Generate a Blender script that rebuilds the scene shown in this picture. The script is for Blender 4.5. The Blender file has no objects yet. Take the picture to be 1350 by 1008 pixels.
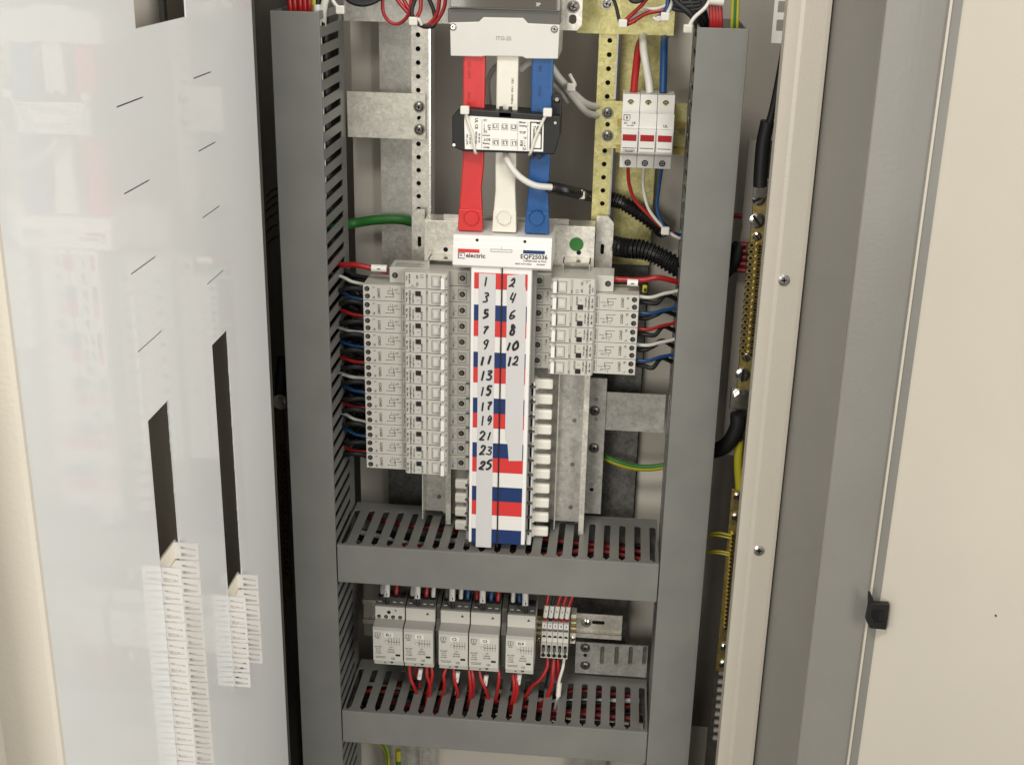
import bpy, bmesh, math, random
from mathutils import Matrix, Vector
random.seed(7)
S = bpy.context.scene
COL = S.collection
# ------------------------------------------------------------------ camera
CX, CY, CZ = .1283, -1.382, .7436
FPX = 1677.78
_p, _y, _r = .3574, .0821, .0221
_f = Vector((0, math.cos(_p), -math.sin(_p))); _u = Vector((0, math.sin(_p), math.cos(_p))); _x = Vector((1, 0, 0))
_RZ = Matrix.Rotation(_y, 3, 'Z')
_f = _RZ @ _f; _u = _RZ @ _u; _x = _RZ @ _x
RT = math.cos(_r)*_x + math.sin(_r)*_u
UP = -math.sin(_r)*_x + math.cos(_r)*_u
FW = _f
CP = Vector((CX, CY, CZ))
cam = bpy.data.cameras.new('camera')
co = bpy.data.objects.new('camera', cam); COL.objects.link(co)
co.matrix_world = Matrix(((RT.x, UP.x, -FW.x, CX), (RT.y, UP.y, -FW.y, CY), (RT.z, UP.z, -FW.z, CZ), (0, 0, 0, 1)))
cam.sensor_width = 36; cam.lens = FPX*36/1350
cam.clip_start = .01; cam.clip_end = 50
S.camera = co
# ------------------------------------------------------------------ world and light
W = bpy.data.worlds.new('World'); S.world = W; W.use_nodes = True
bg = W.node_tree.nodes['Background']
bg.inputs[0].default_value = (1.0, .965, .90, 1); bg.inputs[1].default_value = .50

def area(name, loc, target, sx, sy, power, color):
    l = bpy.data.lights.new(name, 'AREA'); l.shape = 'RECTANGLE'; l.size = sx; l.size_y = sy
    l.energy = power; l.color = color
    o = bpy.data.objects.new(name, l); COL.objects.link(o); o.location = loc
    o.rotation_euler = (Vector(target)-Vector(loc)).to_track_quat('-Z', 'Y').to_euler()
    return o
area('ceiling_lamp', (-.4, -1.9, 2.4), (0, 0, .2), 0.8, .5, 48, (1, .965, .90))
area('window_light', (-.9, -2.9, .55), (.1, 0, .05), 1.0, 1.2, 34, (1, .965, .90))
area('right_fill', (2.0, -2.05, .95), (-.25, -.3, .2), 1.4, 1.6, 70, (1, .985, .955))  # unseen fill added from the right to brighten the inner door
S.view_settings.view_transform = 'Standard'; S.view_settings.look = 'None'
S.view_settings.exposure = -.34; S.view_settings.gamma = 1
S.view_settings.use_curve_mapping = False
S.render.engine = 'CYCLES'

# ------------------------------------------------------------------ where a sight line meets a plane of known depth
def ray(px, py): return FW + RT*((px-675)/FPX) - UP*((py-504)/FPX)
def at(px, py, Y):
    d = ray(px, py); return CP + d*((Y-CP.y)/d.y)
def onx(px, py, X):
    d = ray(px, py); return CP + d*((X-CP.x)/d.x)

# ------------------------------------------------------------------ materials
MT = {}
def lin(c): return tuple(((v/255)/12.92 if v/255 <= .04045 else ((v/255+.055)/1.055)**2.4) for v in c)
def mat(name, col, rough=.5, metal=0., noise=0., nscale=40., bump=0., bscale=300., coat=0., trans=0., alpha=1., spec=.5, stretch=None, col2=None):
    m = bpy.data.materials.new(name); m.use_nodes = True
    nt = m.node_tree; b = nt.nodes['Principled BSDF']
    b.inputs['Base Color'].default_value = (*col, 1); b.inputs['Roughness'].default_value = rough
    b.inputs['Metallic'].default_value = metal; b.inputs['Specular IOR Level'].default_value = spec
    if coat: b.inputs['Coat Weight'].default_value = coat; b.inputs['Coat Roughness'].default_value = .035
    if trans: b.inputs['Transmission Weight'].default_value = trans
    if alpha < 1: b.inputs['Alpha'].default_value = alpha
    if noise or bump:
        tc = nt.nodes.new('ShaderNodeTexCoord'); mp = nt.nodes.new('ShaderNodeMapping')
        nt.links.new(tc.outputs['Object'], mp.inputs[0])
        if stretch: mp.inputs['Scale'].default_value = stretch
    if noise:
        n = nt.nodes.new('ShaderNodeTexNoise'); n.inputs['Scale'].default_value = nscale; n.inputs['Detail'].default_value = 5
        nt.links.new(mp.outputs[0], n.inputs['Vector'])
        r = nt.nodes.new('ShaderNodeValToRGB')
        r.color_ramp.elements[0].position = .32; r.color_ramp.elements[1].position = .68
        a = tuple(max(0, c*(1-noise)) for c in col); z = tuple(min(1, c*(1+noise)) for c in (col2 or col))
        r.color_ramp.elements[0].color = (*a, 1); r.color_ramp.elements[1].color = (*z, 1)
        nt.links.new(n.outputs['Fac'], r.inputs[0]); nt.links.new(r.outputs[0], b.inputs['Base Color'])
        mr = nt.nodes.new('ShaderNodeMapRange'); mr.inputs['To Min'].default_value = max(.02, rough-.12*min(1, noise*4)); mr.inputs['To Max'].default_value = min(1, rough+.12*min(1, noise*4))
        nt.links.new(n.outputs['Fac'], mr.inputs['Value']); nt.links.new(mr.outputs[0], b.inputs['Roughness'])
    if bump:
        n2 = nt.nodes.new('ShaderNodeTexNoise'); n2.inputs['Scale'].default_value = bscale; n2.inputs['Detail'].default_value = 3
        nt.links.new(mp.outputs[0], n2.inputs['Vector'])
        bu = nt.nodes.new('ShaderNodeBump'); bu.inputs['Strength'].default_value = bump; bu.inputs['Distance'].default_value = .001
        nt.links.new(n2.outputs['Fac'], bu.inputs['Height']); nt.links.new(bu.outputs[0], b.inputs['Normal'])
    MT[name] = m; return m

def galv(name, col, col2, metal=.75, rough=.42):
    m = bpy.data.materials.new(name); m.use_nodes = True; nt = m.node_tree; b = nt.nodes['Principled BSDF']
    tc = nt.nodes.new('ShaderNodeTexCoord')
    v = nt.nodes.new('ShaderNodeTexVoronoi'); v.inputs['Scale'].default_value = 230
    n = nt.nodes.new('ShaderNodeTexNoise'); n.inputs['Scale'].default_value = 70; n.inputs['Detail'].default_value = 10; n.inputs['Roughness'].default_value = .72
    n3 = nt.nodes.new('ShaderNodeTexNoise'); n3.inputs['Scale'].default_value = 420
    for k in (v, n, n3): nt.links.new(tc.outputs['Object'], k.inputs['Vector'])
    a1 = nt.nodes.new('ShaderNodeMath'); a1.operation = 'MULTIPLY_ADD'; a1.inputs[1].default_value = .22
    nt.links.new(v.outputs['Color'], a1.inputs[0]); nt.links.new(n.outputs['Fac'], a1.inputs[2])
    a2 = nt.nodes.new('ShaderNodeMath'); a2.operation = 'MULTIPLY_ADD'; a2.inputs[1].default_value = .42
    nt.links.new(n3.outputs['Fac'], a2.inputs[0]); nt.links.new(a1.outputs[0], a2.inputs[2])
    r = nt.nodes.new('ShaderNodeValToRGB'); r.color_ramp.elements[0].position = .55; r.color_ramp.elements[1].position = 1.12 if False else 1.0
    r.color_ramp.elements[0].color = (*col, 1); r.color_ramp.elements[1].color = (*col2, 1)
    nt.links.new(a2.outputs[0], r.inputs[0]); nt.links.new(r.outputs[0], b.inputs['Base Color'])
    b.inputs['Metallic'].default_value = metal
    mr = nt.nodes.new('ShaderNodeMapRange'); mr.inputs['To Min'].default_value = rough-.1; mr.inputs['To Max'].default_value = rough+.15
    nt.links.new(n.outputs['Fac'], mr.inputs['Value']); nt.links.new(mr.outputs[0], b.inputs['Roughness'])
    MT[name] = m; return m

mat('duct', (.182, .181, .165), .40, noise=.075, nscale=16, bump=.12, bscale=500)
mat('duct_dark', (.13, .125, .115), .5)
mat('paint', (.56, .515, .435), .36, noise=.03, nscale=5, bump=.25, bscale=300)
mat('edge_grey', (.235, .226, .205), .40, noise=.06, nscale=6, bump=.2, bscale=260)  # grey tone of the reveal, hinge return and seal channel
mat('pale_paint', (.56, .52, .45), .45, noise=.03, nscale=10)
mat('slot_backing', (.52, .48, .41), .5, noise=.05, nscale=10)
mat('boot_red', (.22, .010, .012), .5)
mat('shroud_grey', (.17, .163, .148), .5, noise=.05, nscale=60)
mat('finger', (.80, .765, .68), .4, noise=.02, nscale=40)
mat('door_paint', (.69, .64, .545), .36, noise=.03, nscale=5, bump=.14, bscale=300)
mat('shaded_liner', (.10, .092, .078), .5, noise=.05, nscale=10)  # liner colour darkened to carry the shade inside the cabinet sides
mat('brass_shaded', (.12, .09, .035), .45, .7, noise=.2, nscale=200)  # brass with the shade of the left gap put into its colour
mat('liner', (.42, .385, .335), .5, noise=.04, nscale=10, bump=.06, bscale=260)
mat('gloss_paint', (.83, .84, .835), .30, noise=.02, nscale=3, spec=.3, coat=.75, bump=.02, bscale=60)
_nt = MT['gloss_paint'].node_tree; _n = _nt.nodes.new('ShaderNodeTexNoise'); _n.inputs['Scale'].default_value = 7; _n.inputs['Detail'].default_value = 7
_tc = _nt.nodes.new('ShaderNodeTexCoord'); _nt.links.new(_tc.outputs['Object'], _n.inputs['Vector'])
_m = _nt.nodes.new('ShaderNodeMapRange'); _m.inputs['From Min'].default_value = .45; _m.inputs['From Max'].default_value = .75; _m.inputs['To Min'].default_value = .02; _m.inputs['To Max'].default_value = .14
_nt.links.new(_n.outputs['Fac'], _m.inputs['Value']); _nt.links.new(_m.outputs[0], _nt.nodes['Principled BSDF'].inputs['Coat Roughness'])
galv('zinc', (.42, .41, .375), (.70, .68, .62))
galv('zinc_light', (.52, .50, .44), (.88, .84, .74), .6, .4)
galv('zinc_dimmed', (.09, .088, .08), (.24, .23, .21), .6, .5)
galv('zinc_yellow', (.42, .38, .13), (.74, .68, .33), .55, .42)
mat('steel', (.72, .70, .66), .22, 1., noise=.1, nscale=120)
mat('steel_dark', (.22, .21, .19), .35, .9, noise=.2, nscale=150)
mat('brass', (.72, .56, .20), .28, 1., noise=.15, nscale=200)
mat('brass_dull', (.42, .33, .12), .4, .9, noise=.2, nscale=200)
mat('plastic', (.545, .528, .47), .42, noise=.025, nscale=30, bump=.04, bscale=1500)
mat('plastic_light', (.62, .605, .56), .4, noise=.02, nscale=30)
mat('plastic_white', (.82, .80, .77), .3, noise=.02, nscale=20)
mat('plastic_grey', (.34, .33, .30), .45, noise=.03, nscale=30)
mat('cream', (.78, .72, .60), .45, noise=.02, nscale=30)
mat('dark_grey', (.105, .10, .09), .45, noise=.05, nscale=60)
mat('window', (.10, .09, .075), .08, coat=.4)
mat('black', (.008, .008, .007), .5, noise=.2, nscale=80)
mat('black_gloss', (.010, .010, .010), .22)
mat('hole', (.004, .004, .004), .9)
mat('ink', (.03, .028, .026), .6)
mat('ink_grey', (.11, .105, .10), .6)
mat('marker', (.012, .010, .012), .45)
mat('red', (.58, .026, .026), .38, noise=.06, nscale=60, bump=.5, bscale=45)
mat('red_band', (.62, .035, .032), .45)
mat('blue_band', (.008, .03, .125), .45)
mat('white_band', (.74, .72, .68), .45)
mat('tape', (.68, .67, .655), .3, alpha=.86)
mat('blue', (.008, .075, .24), .38, noise=.08, nscale=60, bump=.5, bscale=45)
mat('white_sleeve', (.76, .72, .62), .42, noise=.03, nscale=60, bump=.5, bscale=45)
mat('white_wire', (.66, .64, .58), .4)
mat('red_wire', (.36, .014, .014), .35)
mat('blue_wire', (.01, .06, .18), .35)
mat('black_wire', (.009, .009, .010), .55)
mat('grey_wire', (.40, .385, .35), .5)
mat('yellow_wire', (.42, .37, .02), .45)
mat('green', (.02, .15, .02), .5)
mat('label', (.80, .78, .72), .35)
mat('tie', (.70, .68, .60), .35)
mat('red_window', (.30, .012, .014), .2)
mat('floor', (.10, .095, .085), .8, noise=.1, nscale=5)

# ------------------------------------------------------------------ mesh builder
_fontcache = {}
def text_geo(s, size):
    k = (s, round(size, 6))
    if k not in _fontcache:
        c = bpy.data.curves.new('t', 'FONT'); c.body = s; c.size = size; c.align_x = 'CENTER'; c.align_y = 'CENTER'; c.resolution_u = 2; c.offset = size*.022
        o = bpy.data.objects.new('t', c); COL.objects.link(o)
        dg = bpy.context.evaluated_depsgraph_get(); me = bpy.data.meshes.new_from_object(o.evaluated_get(dg))
        _fontcache[k] = ([v.co.copy() for v in me.vertices], [tuple(p.vertices) for p in me.polygons])
        bpy.data.objects.remove(o); bpy.data.curves.remove(c); bpy.data.meshes.remove(me)
    return _fontcache[k]

def smooth_pts(pts, n=6):
    pts = [Vector(p) for p in pts]
    if len(pts) < 3: return pts
    out = []
    P = [pts[0]*2-pts[1]] + pts + [pts[-1]*2-pts[-2]]
    for i in range(1, len(P)-2):
        a, b, c, d = P[i-1:i+3]
        for k in range(n):
            t = k/n
            out.append(.5*((2*b)+(c-a)*t+(2*a-5*b+4*c-d)*t*t+(3*b-a-3*c+d)*t**3))
    out.append(pts[-1]); return out

class MB:
    def __init__(s): s.v = []; s.f = []; s.m = []; s.sm = []; s.mats = []; s.M = Matrix.Identity(4)
    def mi(s, name):
        if name not in s.mats: s.mats.append(name)
        return s.mats.index(name)
    def add(s, vs, fs, m, smooth=False):
        o = len(s.v); s.v += [s.M @ Vector(v) for v in vs]; i = s.mi(m)
        for f in fs: s.f.append(tuple(o+k for k in f)); s.m.append(i); s.sm.append(smooth)
        return s
    def box(s, x0, x1, y0, y1, z0, z1, m, bev=0):
        if x0 > x1: x0, x1 = x1, x0
        if y0 > y1: y0, y1 = y1, y0
        if z0 > z1: z0, z1 = z1, z0
        if not bev:
            vs = [(x0,y0,z0),(x1,y0,z0),(x1,y1,z0),(x0,y1,z0),(x0,y0,z1),(x1,y0,z1),(x1,y1,z1),(x0,y1,z1)]
            return s.add(vs, [(3,2,1,0),(4,5,6,7),(0,1,5,4),(1,2,6,5),(2,3,7,6),(3,0,4,7)], m)
        bm = bmesh.new(); bmesh.ops.create_cube(bm, size=1)
        for v in bm.verts: v.co = Vector(((x0+x1)/2+v.co.x*(x1-x0), (y0+y1)/2+v.co.y*(y1-y0), (z0+z1)/2+v.co.z*(z1-z0)))
        bmesh.ops.bevel(bm, geom=bm.edges[:], offset=bev, segments=2, profile=.5, affect='EDGES', clamp_overlap=True)
        return s.frombm(bm, m)
    def frombm(s, bm, m, smooth=False):
        bm.verts.index_update(); s.add([v.co.copy() for v in bm.verts], [tuple(v.index for v in f.verts) for f in bm.faces], m, smooth); bm.free(); return s
    def prism(s, poly, axis, a, b, m, bev=0):
        # poly: 2D points of the two remaining axes in order (x,y)/(x,z)/(y,z)
        def P(u, w, t):
            return {'z': (u, w, t), 'y': (u, t, w), 'x': (t, u, w)}[axis]
        bm = bmesh.new()
        A = [bm.verts.new(P(u, w, a)) for u, w in poly]; B = [bm.verts.new(P(u, w, b)) for u, w in poly]
        n = len(poly); bm.faces.new(A); bm.faces.new(B[::-1])
        for i in range(n): bm.faces.new((A[i], B[i], B[(i+1) % n], A[(i+1) % n]))
        bmesh.ops.recalc_face_normals(bm, faces=bm.faces[:])
        if bev: bmesh.ops.bevel(bm, geom=bm.edges[:], offset=bev, segments=2, profile=.5, affect='EDGES', clamp_overlap=True)
        return s.frombm(bm, m)
    def tube(s, pts, r, m, seg=10, n=6, smooth=True, rfun=None):
        P = smooth_pts(pts, n); N = len(P); vs = []; fs = []
        T = (P[1]-P[0]).normalized(); nrm = T.orthogonal().normalized()
        for i in range(N):
            T = (P[min(i+1, N-1)]-P[max(i-1, 0)]).normalized()
            nrm = (nrm - T*nrm.dot(T)).normalized(); bn = T.cross(nrm)
            rr = rfun(i/(N-1)) if rfun else r
            for k in range(seg):
                a = 2*math.pi*k/seg; vs.append(P[i]+(nrm*math.cos(a)+bn*math.sin(a))*rr)
        for i in range(N-1):
            for k in range(seg):
                a = i*seg+k; b = i*seg+(k+1) % seg; fs.append((a, b, b+seg, a+seg))
        s.add(vs, fs, m, smooth)
        s.add(vs[:seg], [tuple(range(seg))[::-1]], m); s.add(vs[-seg:], [tuple(range(seg))], m)
        return s
    def cyl(s, c, d, r, h, m, seg=20, r2=None, smooth=True):
        # disc standing on c, rising h along unit vector d
        c = Vector(c); d = Vector(d).normalized(); u = d.orthogonal().normalized(); w = d.cross(u); r2 = r if r2 is None else r2
        A = [c+(u*math.cos(2*math.pi*k/seg)+w*math.sin(2*math.pi*k/seg))*r for k in range(seg)]
        B = [c+d*h+(u*math.cos(2*math.pi*k/seg)+w*math.sin(2*math.pi*k/seg))*r2 for k in range(seg)]
        s.add(A+B, [(k, (k+1) % seg, seg+(k+1) % seg, seg+k) for k in range(seg)], m, smooth)
        s.add(B, [tuple(range(seg))], m); s.add(A, [tuple(range(seg))[::-1]], m)
        return s
    def front(s, cx, cz, y, w, h, m, t=.0003):      # thin printed patch on a surface that faces -y
        return s.box(cx-w/2, cx+w/2, y-t, y+.0002, cz-h/2, cz+h/2, m)
    def text(s, st, size, cx, cz, y, m='ink', rot=0, sx=1, t=.0003):
        vs, fs = text_geo(st, size); c, q = math.cos(rot), math.sin(rot)
        return s.add([(cx+(v.x*sx*c-v.y*q), y-t, cz+(v.x*sx*q+v.y*c)) for v in vs], fs, m)
    def stroke(s, pts, cx, cz, y, w, h, r, m='marker'):
        return s.tube([(cx+(a-.5)*w, y, cz+(b-.5)*h) for a, b in pts], r, m, seg=6, n=5)
    def plate(s, outline, holes, t, m, to3):
        # flat sheet with holes; to3(u, v, d) maps to 3D, d in 0..t
        c = bpy.data.curves.new('p', 'CURVE'); c.dimensions = '2D'; c.fill_mode = 'BOTH'; c.extrude = t/2
        for poly in [outline]+holes:
            sp = c.splines.new('POLY'); sp.points.add(len(poly)-1)
            for p, (a, b) in zip(sp.points, poly): p.co = (a, b, 0, 1)
            sp.use_cyclic_u = True
        o = bpy.data.objects.new('p', c); COL.objects.link(o)
        dg = bpy.context.evaluated_depsgraph_get(); me = bpy.data.meshes.new_from_object(o.evaluated_get(dg))
        s.add([to3(v.co.x, v.co.y, v.co.z+t/2) for v in me.vertices], [tuple(p.vertices) for p in me.polygons], m)
        bpy.data.objects.remove(o); bpy.data.curves.remove(c); bpy.data.meshes.remove(me)
        return s
    def build(s, name, parent=None):
        org = Vector(parent['_o']) if parent else Vector((0, 0, 0))
        me = bpy.data.meshes.new(name); me.from_pydata([v-org for v in s.v], [], s.f)
        for k in s.mats: me.materials.append(MT[k])
        me.polygons.foreach_set('material_index', s.m); me.polygons.foreach_set('use_smooth', s.sm)
        bm = bmesh.new(); bm.from_mesh(me); bmesh.ops.recalc_face_normals(bm, faces=bm.faces[:]); bm.to_mesh(me); bm.free()
        me.update()
        o = bpy.data.objects.new(name, me); COL.objects.link(o)
        if parent: o.parent = parent; o['_o'] = parent['_o']
        return o

ALL = []
def thing(name, label, cat, loc, group=None):
    o = bpy.data.objects.new(name, None); COL.objects.link(o); o.location = loc; o['_o'] = tuple(loc); o.empty_display_size = .01
    o['label'] = label; o['category'] = cat
    if group: o['group'] = group
    ALL.append(o); return o
def single(name, mb, label, cat, group=None):
    c = sum((Vector(v) for v in mb.v), Vector())/len(mb.v)
    mb.v = [v-c for v in mb.v]
    o = mb.build(name); o.location = c; o['label'] = label; o['category'] = cat
    if group: o['group'] = group
    ALL.append(o); return o
def copy_tree(o, parent=None):
    c = o.copy(); COL.objects.link(c); c.parent = parent
    for ch in list(o.children): copy_tree(ch, c)
    return c

def rrect(u0, u1, v0, v1, r=.001, n=3):
    out = []
    for cx, cy, a0 in ((u1-r, v1-r, 0), (u0+r, v1-r, 90), (u0+r, v0+r, 180), (u1-r, v0+r, 270)):
        for k in range(n+1):
            a = math.radians(a0+90*k/n); out.append((cx+r*math.cos(a), cy+r*math.sin(a)))
    return out
def circ(u, v, r, n=14): return [(u+r*math.cos(2*math.pi*k/n), v+r*math.sin(2*math.pi*k/n)) for k in range(n)]

def screw(parent, p, r=.0045, m='steel', washer=0, cross=True, d=(0, -1, 0), slot='hole', rot=.5):
    b = MB(); p = Vector(p); d = Vector(d).normalized()
    if washer:
        b.cyl(p, d, washer, .001, m, 24); p = p + d*.001
    b.cyl(p, d, r, .0012, m, 20); b.cyl(p+d*.0012, d, r, .0011, m, 20, r2=r*.62)
    u = d.orthogonal().normalized(); w = d.cross(u)
    q = p + d*.0023
    for k in ((0, 1) if cross else (0,)):
        a = rot+k*math.pi/2; e = u*math.cos(a)+w*math.sin(a); g = d.cross(e)
        L = r*(.5 if cross else .9); t = r*(.12 if cross else .18); h = d*.0003
        vs = [q+e*L*i+g*t*j+h*k2 for k2 in (-1, 1) for i, j in ((-1, -1), (1, -1), (1, 1), (-1, 1))]
        b.add(vs, [(0,1,2,3),(4,5,6,7),(0,1,5,4),(1,2,6,5),(2,3,7,6),(3,0,4,7)], slot)
    return b.build('screw', parent)

def bolt_hex(b, p, r, h, m, d=(0, -1, 0)):
    b.cyl(p, d, r, h, m, 6, smooth=False)

# ================================================================== SETTING / CABINET
fl = MB(); fl.box(-4, 4, -5, 3, -1.25, -1.2, 'floor'); o = fl.build('floor'); o['kind'] = 'structure'
wl = MB(); wl.box(-4, 4, .6, .7, -1.2, 2.2, 'liner'); o = wl.build('room_wall'); o['kind'] = 'structure'

cab = thing('electrical_cabinet', 'cream painted metal switchboard cabinet standing open, holding all the wiring gear', 'cabinet', (0, .2, -.9))
b = MB(); b.box(-.33, .40, .290, .293, -.9, .95, 'liner'); b.build('back_panel', cab)
b = MB(); b.box(-.303, -.3, -.055, .290, -.9, .95, 'shaded_liner'); b.build('side_panel', cab)
b = MB(); b.box(.338, .341, -.0400, .290, -.9, .95, 'shaded_liner'); b.build('side_panel', cab)
b = MB(); b.box(-.31, .35, -.055, .290, -.903, -.9, 'liner'); b.build('bottom_panel', cab)
# right front flange: a folded cream strip with a bright rolled edge on both sides
b = MB()
prof = [(.2835, -.035), (.2835, -.0585), (.2850, -.0600), (.2965, -.0600), (.3005, -.0612), (.3225, -.0612), (.3262, -.0605), (.3270, -.0570), (.3270, -.045), (.3255, -.045), (.3255, -.0570), (.2870, -.0570), (.2850, -.0560), (.2850, -.035)]
b.prism(prof, 'z', -.9, .95, 'paint'); fo = b.build('front_flange', cab)
# reveal beyond the flange up to the door
b = MB(); b.prism([(.3275, -.052), (.3565, -.168), (.3580, -.168), (.3292, -.050)], 'z', -.9, .95, 'edge_grey'); b.build('door_reveal', cab)
b = MB(); b.box(-.300, -.2620, -.030, -.028, -.9, .95, 'shaded_liner'); b.build('front_flange', cab)
for px, py in ((1033.5, 369), (1000.5, 725)):
    p = at(px, py, -.0612); screw(cab, p, .0062, 'steel', rot=.9)

# outer door, right
dr = thing('cabinet_door', 'broad cream outer door swung open on the right with a grey hinge edge', 'door', (.358, -.18, -.9))
b = MB()
arc = []
for k in range(9):
    t = k/8; arc.append((.3582+.051*t, -.172-.010*math.sin(t*math.pi/2)))
inner = [(x+.0005, y+.0022) for x, y in arc[::-1]]
b.prism(arc+inner, 'z', -.9, .95, 'edge_grey'); b.build('hinge_return', dr)
b = MB(); b.prism([(.4094, -.1815), (.4094, -.1850), (.4116, -.1855), (.4116, -.1815)], 'z', -.9, .95, 'paint', ); b.build('seal_lip', dr)
b = MB(); b.prism([(.4118, -.1800), (.4118, -.1825), (.4208, -.1835), (.4208, -.1805)], 'z', -.9, .95, 'edge_grey'); b.build('seal_channel', dr)
D = Vector((.62, -.785, 0)).normalized(); Nn = Vector((D.y, -D.x, 0))
p0 = Vector((.4212, -.1835, 0)); p1 = p0 + D*.62; p2 = p1 - Nn*.0015; p3 = p0 - Nn*.0015
b = MB(); b.prism([(p.x, p.y) for p in (p0, p1, p2, p3)], 'z', -.9, .95, 'door_paint'); b.build('door_panel', dr)
def ondoor(px, py):
    d = ray(px, py); return CP + d*((p0-CP).dot(Nn)/d.dot(Nn))
# latch keeper
lk = thing('latch_keeper', 'small black plastic latch keeper with square socket on edge of the right door', 'latch', tuple(at(1157, 806, -.19)))
b = MB(); Yk = -.200
def k2(px, py): q = at(px, py, Yk); return (q.x, q.z)
b.prism([k2(1146, 795), k2(1173, 796.5), k2(1168.5, 830), k2(1147, 828), k2(1141.5, 817)], 'y', Yk, Yk+.007, 'black', .0006)
b.build('housing', lk)
b = MB(); b.prism([k2(1145, 781), k2(1148, 781), k2(1154, 796), k2(1144.5, 801)], 'y', Yk+.001, Yk+.004, 'black', .0004); b.build('tongue', lk)
b = MB(); q = at(1159, 812, Yk-.0006); c2 = at(1162, 811, Yk)
b.prism([k2(1150, 803), k2(1166, 804), k2(1164, 820), k2(1154, 820), k2(1149, 813)], 'y', Yk-.0006, Yk+.0004, 'black_gloss', .0002); b.prism([k2(1158, 805), k2(1165, 805.5), k2(1163.5, 817), k2(1158, 816.5)], 'y', Yk-.0010, Yk-.0004, 'hole'); b.build('socket', lk)
q = ondoor(1313, 811); b = MB(); b.cyl(q, Nn if Nn.x < 0 else -Nn, .0012, .0004, 'ink', 7); single('paint_chip', b, 'tiny dark speck on the plain cream right door face', 'speck')

# ------------------------------------------------------------------ inner door (escutcheon) opened to the left
HX = -.2557
ed = thing('inner_door', 'glossy off-white inner cover door opened on the left with tall breaker slots', 'door', (HX, -.06, -.9))
def dmap(u, v, d): return (HX - d, -.06-u, v)
def jag(u0, u1, v0, v1, edge='u0'):
    out = [(u1, v0), (u1, v1), (u0, v1)]
    n = int((v1-v0)/.004)
    for k in range(1, n): out.append((u0+random.uniform(-.0004, .0009)*(random.random() < .5), v1-(v1-v0)*k/n))
    out.append((u0, v0)); return out
holes = [jag(.1400, .1900, -.046, .342), jag(.3150, .3650, -.065, .334), jag(.2010, .3220, .648, .80)]
for z in (.5936, .5285, .467, .403):
    holes.append([(.1395, z), (.1395, z+.0012), (.1925, z+.0012), (.1925, z)])
for z in (.5942, .5275, .463, .3975):
    holes.append([(.3165, z), (.3165, z+.0012), (.3735, z+.0012), (.3735, z)])
b = MB(); b.plate([(0, -.6), (.578, -.6), (.578, .93), (0, .93)], holes, .0016, 'gloss_paint', dmap); b.build('door_sheet', ed)
b = MB(); b.prism([(HX-.0016, -.638), (HX-.0016, -.641), (HX-.0005, -.6425), (HX+.0005, -.6425), (-.2100+.0, -.6425), (-.2095, -.6395), (-.2115, -.638)][:0] or
        [(HX-.0450, -.6405), (HX-.0450, -.6425), (HX-.0020, -.6425), (HX+.0012, -.6410), (HX+.0020, -.6385), (HX-.0004, -.6385), (HX-.0020, -.6405)], 'z', -.6, .93, 'paint'); b.build('edge_fold', ed)
# left outer door behind it
lo = thing('cabinet_door', 'dull cream outer door standing open behind the glossy left cover door', 'door', (-.298, -.06, -.9))
b = MB(); b.box(-.299, -.297, -.70, -.058, -.88, .95, 'slot_backing'); b.box(-.297, -.292, -.215, -.207, -.88, .95, 'duct_dark'); b.build('door_panel', lo)
b = MB(); b.box(-.299, -.285, -.702, -.700, -.88, .95, 'shaded_liner'); b.build('door_return', lo)
b = MB()

# pole fillers clipped in the two long slots: comb-like legs on both slot edges
def filler(zt, u0, u1, label, cat='blank', wide=False, off=0):
    z0 = zt-.0178; f = thing('pole_filler', label, cat, (HX, -.06-(u0+u1)/2, z0), 'white pole fillers clipped in the slots of the inner door')
    b = MB(); b.box(HX-.006, HX-.0042, -.06-u1-.002, -.06-u0+.002, z0+.0002, zt-.0002, 'cream'); b.build('face_plate', f)
    for uu, sg in ((u0, 1), (u1, -1)):
        b = MB(); y = -.06-uu-sg*.0016
        za = z0+.0006; zb = z0+.0172
        e = random.uniform(-.0006, .0006)
        hl = [[(HX+.0010, za+.0022+e), (HX+.0150, za+.0034+e), (HX+.0150, za+.0050), (HX+.0010, za+.0066)],
              [(HX+.0010, za+.0100), (HX+.0150, za+.0092+e), (HX+.0150, za+.0110+e), (HX+.0010, za+.0128)]]
        b.plate(rrect(HX-.0045, HX+.0175, za, zb, .0008), hl, .0030, 'plastic_white', lambda u, v, d, yy=y: (u, yy+d*.55-.0008, v))
        b.build('clip_leg', f)
ords = ['first', 'second', 'third', 'fourth', 'fifth', 'sixth', 'seventh', 'eighth', 'ninth', 'tenth', 'eleventh', 'twelfth', 'thirteenth', 'fourteenth', 'fifteenth', 'sixteenth', 'seventeenth', 'eighteenth']
for i in range(6): filler(.0665-i*.0186, .1402, .1898, 'white pole filler with slotted legs in shorter right slot, %s from its top' % ords[i])
for i in range(14): filler(.196-i*.0186, .3152, .3648, 'white pole filler with slotted legs in longer left slot, %s from its top' % ords[i])

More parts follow.
